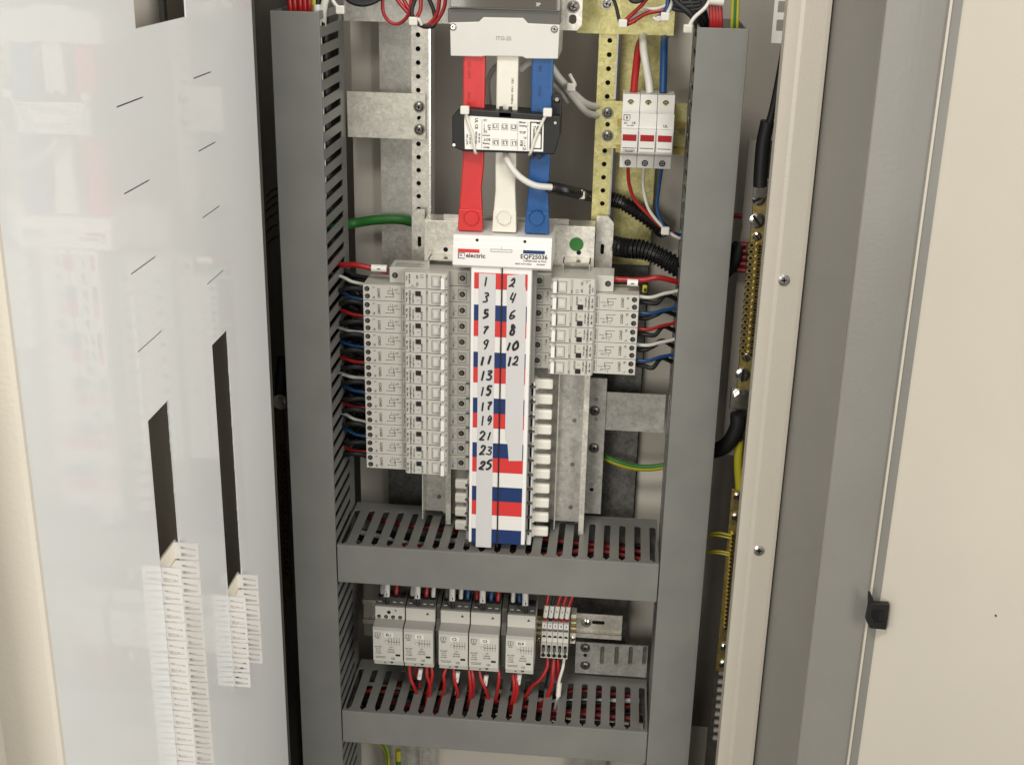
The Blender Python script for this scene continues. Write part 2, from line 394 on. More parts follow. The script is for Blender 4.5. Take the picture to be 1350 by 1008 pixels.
# ================================================================== CABLE DUCTS
PITCH = .0190
def slot_poly(s, t0=.0050, tn=.0125, t1=.104, w=.0040):
    # neck near the open edge, widening to a rounded-end slot; (s along duct, t depth)
    return [(s-.0009, t0), (s+.0009, t0), (s+.0009, tn-.003), (s+w, tn+.001), (s+w, t1-w), (s+w*.7, t1-w*.3), (s, t1), (s-w*.7, t1-w*.3), (s-w, t1-w), (s-w, tn+.001), (s-.0009, tn-.003)]
def vduct(name, label, x0, x1, z0, z1, inner):
    d = thing(name, label, 'cable duct', ((x0+x1)/2, 0, z0))
    b = MB(); b.box(x0, x1, 0, .002, z0, z1, 'duct', .0007); b.box(x0, x0+.0016, .002, .0045, z0, z1, 'duct'); b.box(x1-.0016, x1, .002, .0045, z0, z1, 'duct'); b.build('duct_cover', d)
    for xs, key in ((x0+.0018, 'o'), (x1-.0032, 'i')):
        hs = []; n = int((z1-z0-.01)/PITCH)
        for k in range(n): hs.append([(a, c) for a, c in slot_poly(z1-.0125-k*PITCH)])
        b = MB(); b.plate([(z0, .0025), (z1, .0025), (z1, .1245), (z0, .1245)], hs, .0014, 'duct', lambda u, v, dd, xs=xs: (xs+dd, v, u)); b.build('slotted_wall', d)
    b = MB(); b.box(x0+.0018, x1-.0018, .1245, .126, z0, z1, 'duct'); b.build('duct_back', d)
    return d
vduct('cable_duct', 'tall grey slotted cable duct standing left of the breakers', -.2535, -.2000, -.62, .6345, 1)
vduct('cable_duct', 'tall grey slotted cable duct standing right of the breakers', .2000, .2535, -.62, .6300, 0)
def hduct(label, z1, z0):
    d = thing('cable_duct', label, 'cable duct', (0, 0, z0))
    xa, xb = -.1985, .1985
    b = MB(); b.box(xa, xb, 0, .002, z0, z1, 'duct', .0007); b.box(xa, xb, .002, .0045, z1-.0016, z1, 'duct'); b.box(xa, xb, .002, .009, z0, z0+.0016, 'duct'); b.build('duct_cover', d)
    for zs in (z1-.0034, z0+.0020):
        hs = [slot_poly(-.1738+.01925*k-.01925) for k in range(21)]
        hs = [[(min(max(a, xa+.002), xb-.002), c) for a, c in h] for h in hs]
        b = MB(); b.plate([(xa, .0025), (xb, .0025), (xb, .1245), (xa, .1245)], hs, .0014, 'duct', lambda u, v, dd, zs=zs: (u, v, zs+dd)); b.build('slotted_wall', d)
    b = MB(); b.box(xa, xb, .1245, .126, z0+.002, z1-.002, 'duct'); b.build('duct_back', d)
hduct('short grey slotted duct crossing below the breakers, above the contactors', 0, -.0522)
hduct('short grey slotted duct crossing below the contactors, lowest of all', -.2425, -.2907)

# ================================================================== BACK METALWORK
def strip(name, label, cat, x0, x1, y, z0, z1, m, holes=None, t=.002, group=None, hole_r=.0027):
    T = thing(name, label, cat, ((x0+x1)/2, y, z0), group)
    b = MB(); b.plate([(x0, z0), (x1, z0), (x1, z1), (x0, z1)], holes or [], t, m, lambda u, v, d: (u, y+d, v)); b.build('sheet', T); return T
single('backing_plate', MB().box(-.1665, -.118, .160, .163, .150, .625, 'zinc'), 'wide speckled galvanised upright plate behind the left perforated rail', 'plate')
single('backing_plate', MB().box(.122, .1690, .160, .163, .330, .625, 'zinc_yellow'), 'wide yellowish upright plate behind the three pole fuse holder', 'plate')
single('backing_plate', MB().box(-.1640, -.09, .164, .167, -.24, .160, 'zinc_dimmed'), 'galvanised upright plate with dark reflections painted in, below and behind the left bank', 'plate')  # dark reflections put into the colour of both lower plates
single('backing_plate', MB().box(.09, .1680, .164, .167, -.24, .332, 'zinc_dimmed'), 'galvanised upright plate with dark reflections painted in, below and behind the right bank', 'plate')
hz = [.602-.0158*k for k in range(15)]
single('added_pale_plate', MB().box(-.205, -.1670, .180, .183, -.24, .66, 'pale_paint'), 'added pale strip brightening the wall between left duct and galvanised backing plate', 'plate')  # pale strips added to lift the wall brightness beside the ducts
single('added_pale_plate', MB().box(.1700, .205, .180, .183, -.24, .66, 'pale_paint'), 'added pale strip brightening the wall between right duct and the backing plate', 'plate')
single('added_pale_plate', MB().box(-.29, .29, .150, .153, -.88, -.335, 'pale_paint'), 'added pale panel brightening the back wall beneath the lowest duct', 'plate')  # pale panel added where light falls on the back wall
def rail(label, x0, x1, xh, m, zb):
    T = thing('perforated_rail', label, 'rail', ((x0+x1)/2, .13, zb))
    b = MB(); b.plate([(x0, zb), (x1, zb), (x1, .625), (x0, .625)], [circ(xh, z, .0029) for z in hz if z > zb+.008], .002, m, lambda u, v, d: (u, .128+d, v))
    b.box(x1, x1+.002, .127, .158, zb, .625, 'steel'); b.box(x0-.002, x0, .128, .158, zb, .625, m); b.build('rail_face', T)
    b = MB(); b.box(x0+.001, x1-.001, .1325, .1335, zb, .625, 'hole'); b.build('dark_backing', T)
    return T
rl = rail('narrow pale perforated steel rail between left plate and busbars', -.1205, -.1015, -.1145, 'zinc_light', .380)
rr = rail('narrow yellow perforated steel rail left of the fuse holder', .0975, .1160, .108, 'zinc_yellow', .392)
# top cross rails
T = strip('cross_rail', 'galvanised cross rail at the top left behind red wire loops', 'rail', -.20, -.065, .122, .616, .75, 'zinc', [])
T = strip('cross_rail', 'yellowish cross rail at the top right above the perforated rail', 'rail', .070, .180, .122, .610, .75, 'zinc_yellow', [])
screw(T, at(800, 5, .122), .005, 'steel', .0065)
# bracket plates fixing the ducts
def bracket(label, x0, x1, y, z0, z1, m, screws, holes=(), lip=None):
    T = thing('mounting_bracket', label, 'bracket', ((x0+x1)/2, y, z0), 'galvanised brackets between rails and ducts')
    b = MB(); b.plate([(x0, z0), (x1, z0), (x1, z1), (x0, z1)], [circ(a, c, .0028) for a, c in holes], .002, m, lambda u, v, d: (u, y+d, v))
    b.build('sheet', T)
    for a, c in screws: screw(T, (a, y, c), .0052, 'steel_dark', .0068)
    return T
q1 = at(552.5, 141, .124); q2 = at(553, 171, .124)
bracket('smudged galvanised bracket joining left duct to the pale perforated rail', -.199, at(561, 150, .124).x, .124, at(500, 182, .124).z, at(500, 122, .124).z, 'zinc_light', [(q1.x, q1.z), (q2.x, q2.z)], [((q1.x+q2.x)/2, (q1.z+q2.z)/2)])
q1 = at(784, 541, .124); q2 = at(783, 590, .124)
T = bracket('plain galvanised bracket joining the right duct beneath the right breakers', .088, .199, .124, at(830, 568, .124).z, at(830, 518, .124).z, 'zinc', [(q1.x, q1.z)])
X_ = lambda px, py: at(px, py, .1195).x
b = MB(); b.box(X_(774, 590), X_(796, 590), .1195, .1235, at(790, 675, .124).z, at(790, 497, .124).z, 'zinc'); o = b.build('upright_flange', T)
q2 = at(783, 590, .1195); q1 = at(784, 541, .1195)
screw(T, q2, .0052, 'steel_dark', .0068); screw(T, q1, .0052, 'steel_dark', .0068)
b = MB()
for py in (526, 552, 638, 645): q = at(786 if py < 600 else 780, py, .1192); b.cyl(q, (0, -1, 0), .0026, .0003, 'steel' if py < 640 else 'hole', 12)
b.build('rivet', T)
# low right bracket with slots
T = thing('mounting_bracket', 'galvanised bracket with four oval slots right of the terminal blocks', 'bracket', (.14, .118, -.2), 'galvanised brackets between rails and ducts')
z1 = at(800, 848, .118).z; z0 = at(800, 889, .118).z
hs = []
for px in (794, 813, 831.5, 850): q = at(px, 862, .118); hs.append(rrect(q.x-.0028, q.x+.0028, q.z-.0165, q.z+.0125, .0026))
b = MB(); b.plate([(.100, z0), (.1975, z0), (.1975, z1), (.100, z1)], hs, .002, 'zinc', lambda u, v, d: (u, .118+d, v)); b.box(.101, .197, .1202, .1212, z0+.001, z1-.001, 'zinc_dimmed'); b.build('sheet', T)
for py in (853, 876): screw(T, at(771.5, py, .118), .0045, 'steel_dark', .0068)
b = MB(); b.cyl(at(771.5, 863, .1179), (0, -1, 0), .0026, .0003, 'hole', 14); b.build('hole_rim', T)
# upper side bracket uprights beside chassis (with slot)
def upr(label, x0, x1, z0, z1, m, sx, sz):
    T = thing('chassis_support', label, 'bracket', ((x0+x1)/2, .11, z0))
    b = MB(); b.plate([(x0, z0), (x1, z0), (x1, z1-.008), (x1-.007*(1 if x1 > 0 else 0), z1), (x0+.007*(1 if x1 < 0 else 0), z1), (x0, z1-.008)], [rrect(sx-.0022, sx+.0022, sz-.007, sz+.006, .002)], .002, m, lambda u, v, d: (u, .118+d, v)); b.build('sheet', T)
    b = MB(); b.box(sx-.004, sx+.004, .124, .1245, sz-.01, sz+.01, 'hole'); b.build('dark_backing', T)
q = at(794, 328, .118)
upr('bent upright tab with a slot right of the green dot plate', at(785, 320, .118).x, at(808, 320, .118).x, .29, at(797, 285, .118).z, 'zinc_light', q.x, q.z)
q = at(553, 318, .118)
upr('bent upright tab with a slot left above the breakers', at(543, 320, .118).x, at(560, 320, .118).x, .27, at(553, 276, .118).z, 'zinc_light', q.x, q.z)
# chassis top wings
def wing(label, pxa, pxb, pya, pyb, m, dot):
    T = thing('chassis_wing', label, 'bracket', tuple(at((pxa+pxb)/2, pyb, .085)))
    A = at(pxa, pya, .085); B = at(pxb, pyb, .085)
    b = MB(); b.box(A.x, B.x, .085, .087, B.z-.02, A.z, m, .0005); b.box(A.x+.0004, B.x-.0004, .0872, .118, A.z-.002, A.z-.0002, m); b.build('sheet', T)
    q = at((pxa+pxb)/2+6, pyb-9, .0845)
    b = MB(); b.cyl(q, (0, -1, 0), .0028, .0003, 'hole', 14); b.build('hole_rim', T)
    q = at((pxa+pxb)/2+4, pyb-2, .082)
    b = MB(); b.box(q.x-.016, q.x+.016, .062, .0845, q.z-.0016, q.z, 'steel'); b.box(q.x-.016, q.x-.0148, .062, .0845, q.z-.012, q.z, 'steel'); b.box(q.x+.0148, q.x+.016, .062, .0845, q.z-.012, q.z, 'steel'); b.build('folded_lip', T)
    if dot:
        q = at(760, 322, .0846); b = MB(); b.cyl(q, (0, -1, 0), .0083, .0004, 'green', 28); b.build('green_dot', T)
wing('galvanised chassis wing marked with a round green dot', 731, 783, 297, 342, 'zinc_light', True)
wing('plain galvanised chassis wing left of the red busbar foot', 559, 604, 290, 338, 'zinc_light', False)
# DIN channels under the banks
def channel(label, xa, xb, yb, zt, zb, m='zinc', spine=True):
    T = thing('mounting_channel', label, 'rail', ((xa+xb)/2, yb, zb))
    b = MB(); b.box(xa, xb, yb, yb+.0015, zb, zt, m); b.build('web', T)
    b = MB(); b.box(xa-.0012, xa, yb-.014, yb+.0015, zb-.006, zt, 'zinc_light'); b.build('flange', T)
    b = MB(); b.box(xb, xb+.0012, yb-.016, yb+.0015, zb-.010, zt, 'zinc_light'); b.box(xb, xb+.0065, yb-.0172, yb-.016, zb-.010, zt, 'zinc_light'); b.build('flange', T)
    b = MB()
    for k in range(3):
        q = (xa+xb)/2+.004, zb+.02+.06*k
        b.cyl((q[0], yb-.0002, q[1]), (0, -1, 0), .0028, .0004, 'zinc_dimmed', 12)
    b.build('dimple', T)
X = lambda px, py, Y: at(px, py, Y).x
Z = lambda px, py, Y: at(px, py, Y).z
channel('galvanised channel hanging below the right breaker bank', X(735, 600, .09), X(767, 600, .09), .09, .33, .006)
channel('galvanised channel hanging below the left breaker bank', X(560, 650, .09), X(590, 650, .09), .09, .33, .010)
pan = thing('chassis_pan', 'galvanised chassis backing pan behind the busbar fingers', 'plate', (0, .088, .01))
b = MB(); b.box(-.0790, .0700, .0925, .094, .006, .40, 'zinc'); b.build('sheet', pan)

# ================================================================== BUSBAR CHASSIS with label strip
ch = thing('busbar_chassis', 'white busbar chassis with red white blue label strip and handwritten circuit numbers', 'busbar chassis', (0, .06, 0))
XL, XR = -.0330, .0300
cz0 = Z(660, 352, .01); cz1 = Z(660, 326, .01)
b = MB()
xa, xb = X(596.5, 340, .008), X(727, 340, .008)
b.prism([(.008, .3615), (.008, .3835), (.0095, .3850), (.0125, .3852), (.0125, .3930), (.0150, .3955), (.080, .3975), (.080, .355), (.014, .3575)], 'x', xa, xb, 'plastic_white', .0006)
b.build('top_cover', ch)
b = MB()
# print on cover
def pf(px, py, Y=.008): q = at(px, py, Y); return q.x, q.z
for px, w, m in ((618, .0245, 'red_band'), (704, .0245, 'blue_band')):
    x, z = pf(px, 330.5 if m == 'red_band' else 332.5); b.front(x, z, .008, w, .0040, m)
x, z = pf(624.5, 337); b.text('electric', .0074, x+.0022, z, .008, 'ink')
x, z = pf(608.5, 336.5)
for dx, dz, w, h in ((-.0036, 0, .0008, .0066), (0, -.0033, .0078, .0008), (0, .0030, .0072, .0006), (.0034, .0012, .0005, .004)): b.front(x+dx, z+dz, .008, w, h, 'ink')
b.text('N', .004, x-.0008, z+.0002, .008, 'ink_grey')
x, z = pf(704, 339); b.text('EQF25036', .0072, x, z, .008, 'ink')
x, z = pf(705, 344.5); b.text('CHASSIS 250A 36 POLE', .0026, x, z, .008, 'ink_grey')
x, z = pf(690, 348); b.text('MAX 415V 50Hz', .0026, x, z, .008, 'ink_grey'); x, z = pf(713, 349); b.text('IEC60439', .0024, x, z, .008, 'ink_grey')
x, z = pf(661, 330.5)
for dx, dz, w, h in ((0, -.0014, .024, .0004), (0, .0014, .024, .0004), (-.012, 0, .0004, .003), (.012, 0, .0004, .003), (0, .0030, .0003, .0035)): b.front(x+dx, z+dz, .008, w, h, 'ink_grey')
for px, py in ((629, 316.5), (692, 318.5)):
    q = at(px, py, .0122); b.cyl((q.x, .0126, q.z), (0, -1, 0), .0017, .0005, 'hole', 12)
b.build('cover_print', ch)
b = MB(); b.box(XL-.0030, XR+.0035, .0125, .030, .0085, .3600, 'plastic_white', .0010); b.box(XL+.004, XR-.003, .030, .070, .012, .355, 'plastic_grey'); b.build('spine', ch)
# coloured bands
RP = .0191; RZ0 = .3434
cols = ['red_band', 'white_band', 'blue_band']
b = MB()
for i in range(18):
    z = RZ0-RP*i; m = cols[i % 3]
    zz = z-.0002
    b.box(XL+.0008, -.0006, .0118, .0126, zz-RP/2+.00015, zz+RP/2-.00015, m); b.box(.0008-.0002, XR-.0012, .0118, .0126, zz-RP/2+.0001, zz+RP/2-.0001, m)
b.build('colour_bands', ch)
b = MB(); b.box(-.0011, .0004, .0108, .0122, .004, .3625, 'black'); b.build('centre_line', ch)
b = MB(); b.box(XL+.0062, -.0076, .0112, .0117, .0030, .3520, 'tape')
b.prism([(.0055, .3510), (.0262, .3535), (.0262, .3400), (.0278, .330), (.0278, .122), (.0118, .121), (.0100, .142), (.0068, .150)], 'y', .0112, .0117, 'tape'); b.build('label_tape', ch)
DG = {'1': [[(.55, 1), (.45, 0)]], '2': [[(.1, .75), (.4, 1), (.75, .85), (.65, .5), (.1, .05), (.4, .12), (.9, .06)]],
 '3': [[(.2, .92), (.65, 1), (.75, .75), (.4, .55), (.8, .4), (.7, .06), (.1, .05)]], '4': [[(.45, 1), (.1, .45), (.9, .5)], [(.8, 1), (.55, 0)]],
 '5': [[(.9, .95), (.35, .95), (.25, .58), (.65, .58), (.75, .25), (.4, 0), (.1, .08)]], '6': [[(.7, 1), (.3, .65), (.15, .2), (.5, 0), (.8, .25), (.5, .48), (.2, .3)]],
 '7': [[(.1, .85), (.85, .95), (.5, .4), (.45, 0)]], '8': [[(.75, .9), (.35, .98), (.25, .7), (.75, .35), (.6, 0), (.2, .1), (.4, .5), (.8, .85)]],
 '9': [[(.8, .85), (.4, 1), (.15, .7), (.5, .5), (.8, .85), (.7, .4), (.5, 0)]], '0': [[(.5, 1), (.1, .6), (.3, 0), (.8, .3), (.8, .8), (.5, 1)]]}
b = MB()
def hand(num, cx, cz, r=.00118):
    s = str(num); n = len(s); w = .0066; adv = .0078
    for k, c in enumerate(s):
        ss = random.uniform(.85, 1.1)
        rr_ = r*random.uniform(.8, 1.2)
        for st in DG[c]:
            dx = (k-(n-1)/2)*adv
            b.stroke([(p[0]+random.uniform(-.11, .11)+(p[1]-.5)*.28, p[1]*ss+random.uniform(-.06, .06)) for p in st], cx+dx, cz+(.001 if k else 0), .0112, w, .0114, rr_)
for i in range(13):
    x = X(641, 370+20*i, .012); hand(2*i+1, x-.0002, RZ0-RP*i-.0006)
for i in range(6):
    x = X(676, 370+20*i, .012); hand(2*i+2, x, RZ0-RP*i-.0002)
b.build('handwritten_numbers', ch)
# side teeth and fingers
for side in (1, -1):
    xe = XR+.0036 if side > 0 else XL-.0030
    rows = range(7, 18) if side > 0 else range(14, 18)
    for i in rows:
        z = (.2052-.01985*(i-7) if side > 0 else .0662-.0191*(i-14))
        b = MB(); b.box(xe+side*.0004, xe+side*.0060, .034, .060, z-.0093, z+.0093, 'plastic_white' if side > 0 else 'plastic_grey', .0012)
        b.build('finger_housing', ch)
        b = MB(); b.box(xe+side*.0050, xe+side*(.0262 if side > 0 else .0225), .0535, .0605, z-.0063, z+.0063, 'finger', .0020); b.box(xe+side*.0055, xe+side*.0085, .0525, .0605, z-.0070, z+.0070, 'finger', .0008); b.build('busbar_finger', ch)
    b = MB()
    for i in range(6, 17 if side > 0 else 18):
        z = RZ0-RP*i-.0190
        b.box(xe-side*.0003, xe+side*.0070, .0285, .034, z-.0005, z+.0005, 'ink_grey')
    b.build('spacer_teeth', ch)
    b = MB(); b.box(xe-side*.001 if side > 0 else xe, xe+side*.0040, .034, .05, .012, .352, 'plastic_grey'); b.build('side_skirt', ch)

# ================================================================== BREAKERS
BP = .0197; BZ = .3345
def rcbo(mcb=False):
    T = thing('circuit_breaker', '', 'breaker', (-.092, .085, BZ))
    x = lambda a: -.092+a
    z0, z1 = BZ-.00955, BZ+.00955
    b = MB()
    L = -.0450 if mcb else -.0753
    yl = .049 if mcb else .040
    b.prism([(x(L), yl), (x(-.0253), yl), (x(-.0253), .0330), (x(-.0232), .030), (x(.0250), .030), (x(.0270), .0330), (x(.0270), .049), (x(.051), .049), (x(.051), .0835), (x(L), .0835)], 'z', z0, z1, 'plastic', .00045)
    # side lip under terminal
    b.build('body', T)
    b = MB()
    # raised toggle frame
    b.box(x(.0035), x(.0262), .0282, .0302, z0+.0010, z1-.0012, 'plastic', .0004)
    b.box(x(.0090), x(.0180), .0274, .0283, BZ-.0056, BZ+.0062, 'plastic', .0003)
    b.box(x(.0105), x(.0168), .0268, .0275, BZ-.0036, BZ+.0036, 'plastic_light', .0003)
    for u0, u1 in ((.0082, .0188),):
        for w in ((u0, u0+.0004), (u1-.0004, u1)): b.box(x(w[0]), x(w[1]), .0279, .0283, BZ-.0064, BZ+.0070, 'ink_grey')
        for w in (BZ-.0064, BZ+.0066): b.box(x(u0), x(u1), .0279, .0283, w, w+.0004, 'ink_grey')
    b.box(x(.0190), x(.0196), .0279, .0284, BZ-.0080, BZ+.0080, 'ink_grey')
    b.build('toggle_frame', T)
    b = MB(); b.box(x(.0196), x(.0240), .0215, .0290, BZ-.0072, BZ+.0062, 'plastic_white', .0006); b.build('toggle', T)
    # terminal plate, line side
    b = MB(); cx = x(.0415)
    for a in ((cx-.0048, cx-.0043), (cx+.0043, cx+.0048)): b.box(a[0], a[1], .0480, .0492, BZ-.0062, BZ+.0062, 'plastic_grey')
    b.box(cx-.0048, cx+.0048, .0480, .0492, BZ+.0058, BZ+.0062, 'plastic_grey'); b.box(cx-.0048, cx+.0048, .0480, .0492, BZ-.0062, BZ-.0058, 'plastic_grey')
    b.build('terminal_frame', T)
    sc = [(cx, .0488, .0034)]
    if mcb: sc.append((x(-.0385), .0488, .0034))
    else: sc += [(x(-.0705), .0398, .0030, .0045), (x(-.0700), .0398, .0030, -.0045)]
    for s in sc:
        dz = s[3] if len(s) > 3 else 0
        b = MB(); b.cyl((s[0], s[1]+.0004, BZ+dz), (0, -1, 0), s[2], .0007, 'hole', 18)
        b.cyl((s[0]-.0002, s[1]-.0002, BZ+dz), (0, -1, 0), s[2]*.62, .0003, 'steel_dark', 14)
        b.front(s[0], BZ+dz, s[1]-.0005, s[2]*1.0, s[2]*.2, 'hole', .0002); b.build('terminal_screw', T)
    b = MB(); Y = .030; R = -math.pi/2
    if not mcb:
        b.text('LOAD', .0043, x(-.0565), BZ-.0005, .040, 'ink', R); b.text('L', .0036, x(-.0625), BZ+.0062, .040, 'ink', R); b.text('N', .0036, x(-.0625), BZ-.0058, .040, 'ink', R)
        # wiring diagram
        for (u, v, w, h) in ((-.040, .0022, 0.00042, .0085), (-.0435, -.0045, .010, 0.00042), (-.0432, .0032, .0045, 0.00042), (-.0388, -.0015, 0.00042, .0060), (-.0365, .0038, .0050, .0004),
                             (-.0455, .0010, 0.00042, .0040), (-.0425, -.0008, .007, 0.00042), (-.0340, .0004, .0060, 0.00042), (-.0485, -.0048, 0.00042, .0014), (-.0355, .0052, .0035, .0004), (-.0430, .0058, 0.00042, .0025)):
            b.front(x(u), BZ+v, .040, w, h, 'ink')
        b.text('AS/NZS 61009', .0021, x(-.0272), BZ, .040, 'ink_grey', R)
        b.front(x(-.0294), BZ, .040, .0003, .0165, 'ink_grey')
        for (u, v, w, h) in ((.0308+.0005, .0020, .0003, .0055), (.0330, -.0008, .0030, .0003)): b.front(x(u), BZ+v, .049, w, h, 'ink_grey')
        b.text('LINE', .0026, x(.0312), BZ-.0045, .049, 'ink', R)
        b.text('BCD-RC', .0029, x(-.0040), BZ-.0034, Y, 'ink', R); b.text('1P+N 240V~', .0025, x(-.0142), BZ-.0020, Y, 'ink', R)
        for k in range(3): b.text(('C20', '6kA', '30mA')[k], .0031, x(-.0178), BZ+.0052-.0052*k, Y, 'ink', R)
        b.text('IΔn', .0030, x(-.0215), BZ+.003, Y, 'ink', R); b.text('10ms', .0028, x(-.0215), BZ-.0035, Y, 'ink', R)
        b.front(x(-.0083), BZ-.0040, Y, .0022, .0005, 'ink')
    else:
        b.text('C6', .0036, x(-.0090), BZ-.0040, Y, 'ink', R); b.text('6A', .0036, x(-.0090), BZ+.0045, Y, 'ink', R)
        b.text('MCB 6000', .0026, x(-.0182), BZ+.0020, Y, 'ink', R); b.text('415V~', .0024, x(-.0215), BZ+.0025, Y, 'ink', R); b.text('1P', .0024, x(-.0145), BZ-.0062, Y, 'ink')
        for dx in (-.0012, .0012): b.front(x(-.0035)+dx, BZ+.0055, Y, .0003, .004, 'ink')
        for dz in (-.0018, .0018): b.front(x(-.0035), BZ+.0055+dz, Y, .0026, .0003, 'ink')
        b.front(x(-.0140), BZ-.0080, Y, .010, .0003, 'ink')
    b.front(x(.0016), BZ, Y, .0003, .0180, 'ink_grey'); b.text('OFF', .0026, x(.0032-.0004), BZ+.0060, Y, 'ink', R)
    b.text('ON', .0024, x(.0254), BZ+.0050, .0282, 'ink', R); b.text('15', .0022, x(.0254), BZ-.0052, .0282, 'ink', R)
    b.build('printed_markings', T)
    if not mcb:
        b = MB(); b.box(x(-.0112), x(-.0048), .0286, .0304, BZ+.0014, BZ+.0072, 'black', .0004); b.build('test_button', T)
    else:
        b = MB(); b.box(x(-.0425), x(.0015), .0495, .075, BZ+.00945, BZ+.00975, 'plastic_light')
        for k in range(4): b.box(x(-.040+.0), x(-.006-.004*(k % 2)), .053+.005*k, .0545+.005*k, BZ+.0097, BZ+.0099, 'ink_grey')
        b.build('side_label', T)
    return T
mc = rcbo(True)
mc['label'] = 'narrow breaker topmost in left bank, without a black test button'
rc = rcbo(False)
mc['group'] = 'narrow breakers heading each bank'
g = 'wide breakers stacked in the two banks'
phase = ['white', 'blue', 'red']
for i in range(1, 13):
    o = rc if i == 1 else copy_tree(rc)
    o.location = (-.092, .085, BZ-BP*i); o['group'] = g
    o['label'] = 'light grey wide breaker in the left bank, %s from the top of its twelve' % ords[i-1]
RBZ = Z(803, 374, .049)
m2 = copy_tree(mc); m2.rotation_euler = (0, math.pi, 0); m2.location = (.0815, .085, RBZ)
m2['label'] = 'narrow breaker topmost in right bank, without a black test button'
for i in range(1, 6):
    o = copy_tree(rc); o.rotation_euler = (0, math.pi, 0); o.location = (.0815, .085, RBZ-BP*i); o['group'] = g
    o['label'] = 'light grey wide breaker in the right bank, %s from the top of its five' % ords[i-1]
# links from bars to breakers
for i in range(13):
    z = BZ-BP*i; b = MB(); b.box(-.0412, XL-.0035, .056, .060, z-.0055, z+.0035, 'black'); b.cyl((-.0375, .056, z-.001), (0, -1, 0), .0028, .004, 'black', 12)
    single('busbar_tooth', b, 'small black busbar tooth feeding the left bank, %s from the top' % ords[i], 'busbar tooth', 'black teeth between strip and breakers')
for i in range(6):
    z = RBZ-BP*i; b = MB(); b.box(.0385, .0420-.0065, .056, .060, z-.0055, z+.0035, 'black'); b.box(.0300+.004, .0310, .052, .060, z-.0020, z+.0020, 'black')
    single('busbar_tooth', b, 'small black busbar tooth feeding the right bank, %s from the top' % ords[i], 'busbar tooth', 'black teeth between strip and breakers')

# ================================================================== WIRES
WR = .0024
def wire(pts, m, label, r=WR, group=None, cat='wire', extra=None, name='wire'):
    # pts: (px, py, depth) or world vectors
    P = [at(*p) if len(p) == 3 and abs(p[0]) > 3 else Vector(p) for p in pts]
    if extra is None:
        return single(name, MB().tube(P, r, m), label, cat, group)
    T = thing(name, label, cat, tuple(P[0]), group)
    MB().tube(P, r, m).build('insulation', T)
    for en, eb in extra: eb.build(en, T)
    return T
def sleeve(px0, py0, px1, py1, Y, r=.0034, txt=True):
    b = MB(); a = at(px0, py0, Y); c = at(px1, py1, Y); b.tube([a, c], r, 'label', seg=10)
    mid = (a+c)/2; b.front(mid.x, mid.z, mid.y-r, .0005 if abs(a.z-c.z) > abs(a.x-c.x) else .004, .004 if abs(a.z-c.z) > abs(a.x-c.x) else .0012, 'ink', .0002)
    return ('marker_sleeve', b)
# left bank
G1 = 'wires from the left duct to left bank'
wire([(425, 330, .10), (446, 348, .07), (468, 349, .06), (492, 354, .058), (512, 358, .06)], 'red_wire', 'thick bright red wire with white sleeve into topmost breaker of left bank', .0034, G1, extra=[sleeve(490, 353, 510, 354, .056, .0044)])
for i in range(1, 13):
    z = BZ-BP*i; c = phase[(i-1) % 3]; m = c+'_wire'
    sag = random.uniform(-.003, .004)
    single('wire', MB().tube([(-.228, .084, z+.007+sag), (-.200, .070, z+.0052+sag), (-.184, .062, z+.0034+sag*.5), (-.162, .060, z+.0025)], random.uniform(.0020, .0024), m), '%s wire from the left duct to wide breaker %s from the top of left bank' % (c, ords[i-1]), 'wire', G1)
    j = random.uniform(-.003, .003)
    single('wire', MB().tube([(-.228, .085, z-.003), (-.203, .066, z-.007+j), (-.190, .055, z-.001+j*1.5), (-.176, .054, z+.000+j), (-.162, .056, z-.0045)], .0031, 'black_wire'), 'black wire from the left duct to wide breaker %s from the top of left bank' % ords[i-1], 'wire', G1)
    for q_ in (0, 1):
        w1, w2, w3 = (random.uniform(-.006, .006) for _ in range(3))
        single('wire', MB().tube([(-.228, .104, z+.004+w1), (-.205, .098+.008*q_, z+w2+.006), (-.188, .090+.008*q_, z+w3+.004*q_), (-.172, .086, z+w1), (-.158, .084, z+w2)], .0034, 'black_wire'), 'black wire deep in the gap between left duct and left bank', 'wire', 'black wires deep in the left gap')
    j = random.uniform(-.004, .004); zz = z-.006+j
    single('wire', MB().tube([(-.228, .100, zz-.004), (-.206, .092, zz-.010+j), (-.190, .084, zz+.004-j), (-.178, .080, zz+.012+j), (-.162, .078, zz+.010)], .0032, 'black_wire'), 'hindmost black wire looping behind wide breaker end, %s from the top of left bank' % ords[i-1], 'wire', G1)
# right bank
G2 = 'wires from the right bank to right duct'
wire([(808, 368, .066), (845, 369, .062), (868, 366, .06), (893, 371, .07), (905, 365, .1)], 'red_wire', 'thick bright red wire with white sleeve into topmost breaker of right bank', .0033, G2, extra=[sleeve(827, 372, 841, 373, .054, .0042)])
for i in range(1, 6):
    z = RBZ-BP*i; c = phase[(i-1) % 3]; m = c+'_wire'; up = .002+.001*(i % 2)
    single('wire', MB().tube([(.150, .058, z+.0040), (.170, .056, z+.0034), (.186, .062, z+.0040+up), (.200, .070, z+.0052+up), (.225, .09, z+.012)], random.uniform(.0020, .0024), m), '%s wire from wide breaker %s from the top of right bank' % (c, ords[i-1]), 'wire', G2)
    single('wire', MB().tube([(.150, .066, z-.0045), (.166, .060, z-.0040), (.178, .058+random.uniform(-.004, .006), z+.0015-.006*(i % 2)), (.188, .068, z+.0040+random.uniform(-.004, .004)), (.203, .078, z-.004), (.225, .09, z-.012)], .0027, 'black_wire'), 'black wire from wide breaker %s from the top of right bank' % ords[i-1], 'wire', G2)
b = MB(); q = at(850, 381, .058)
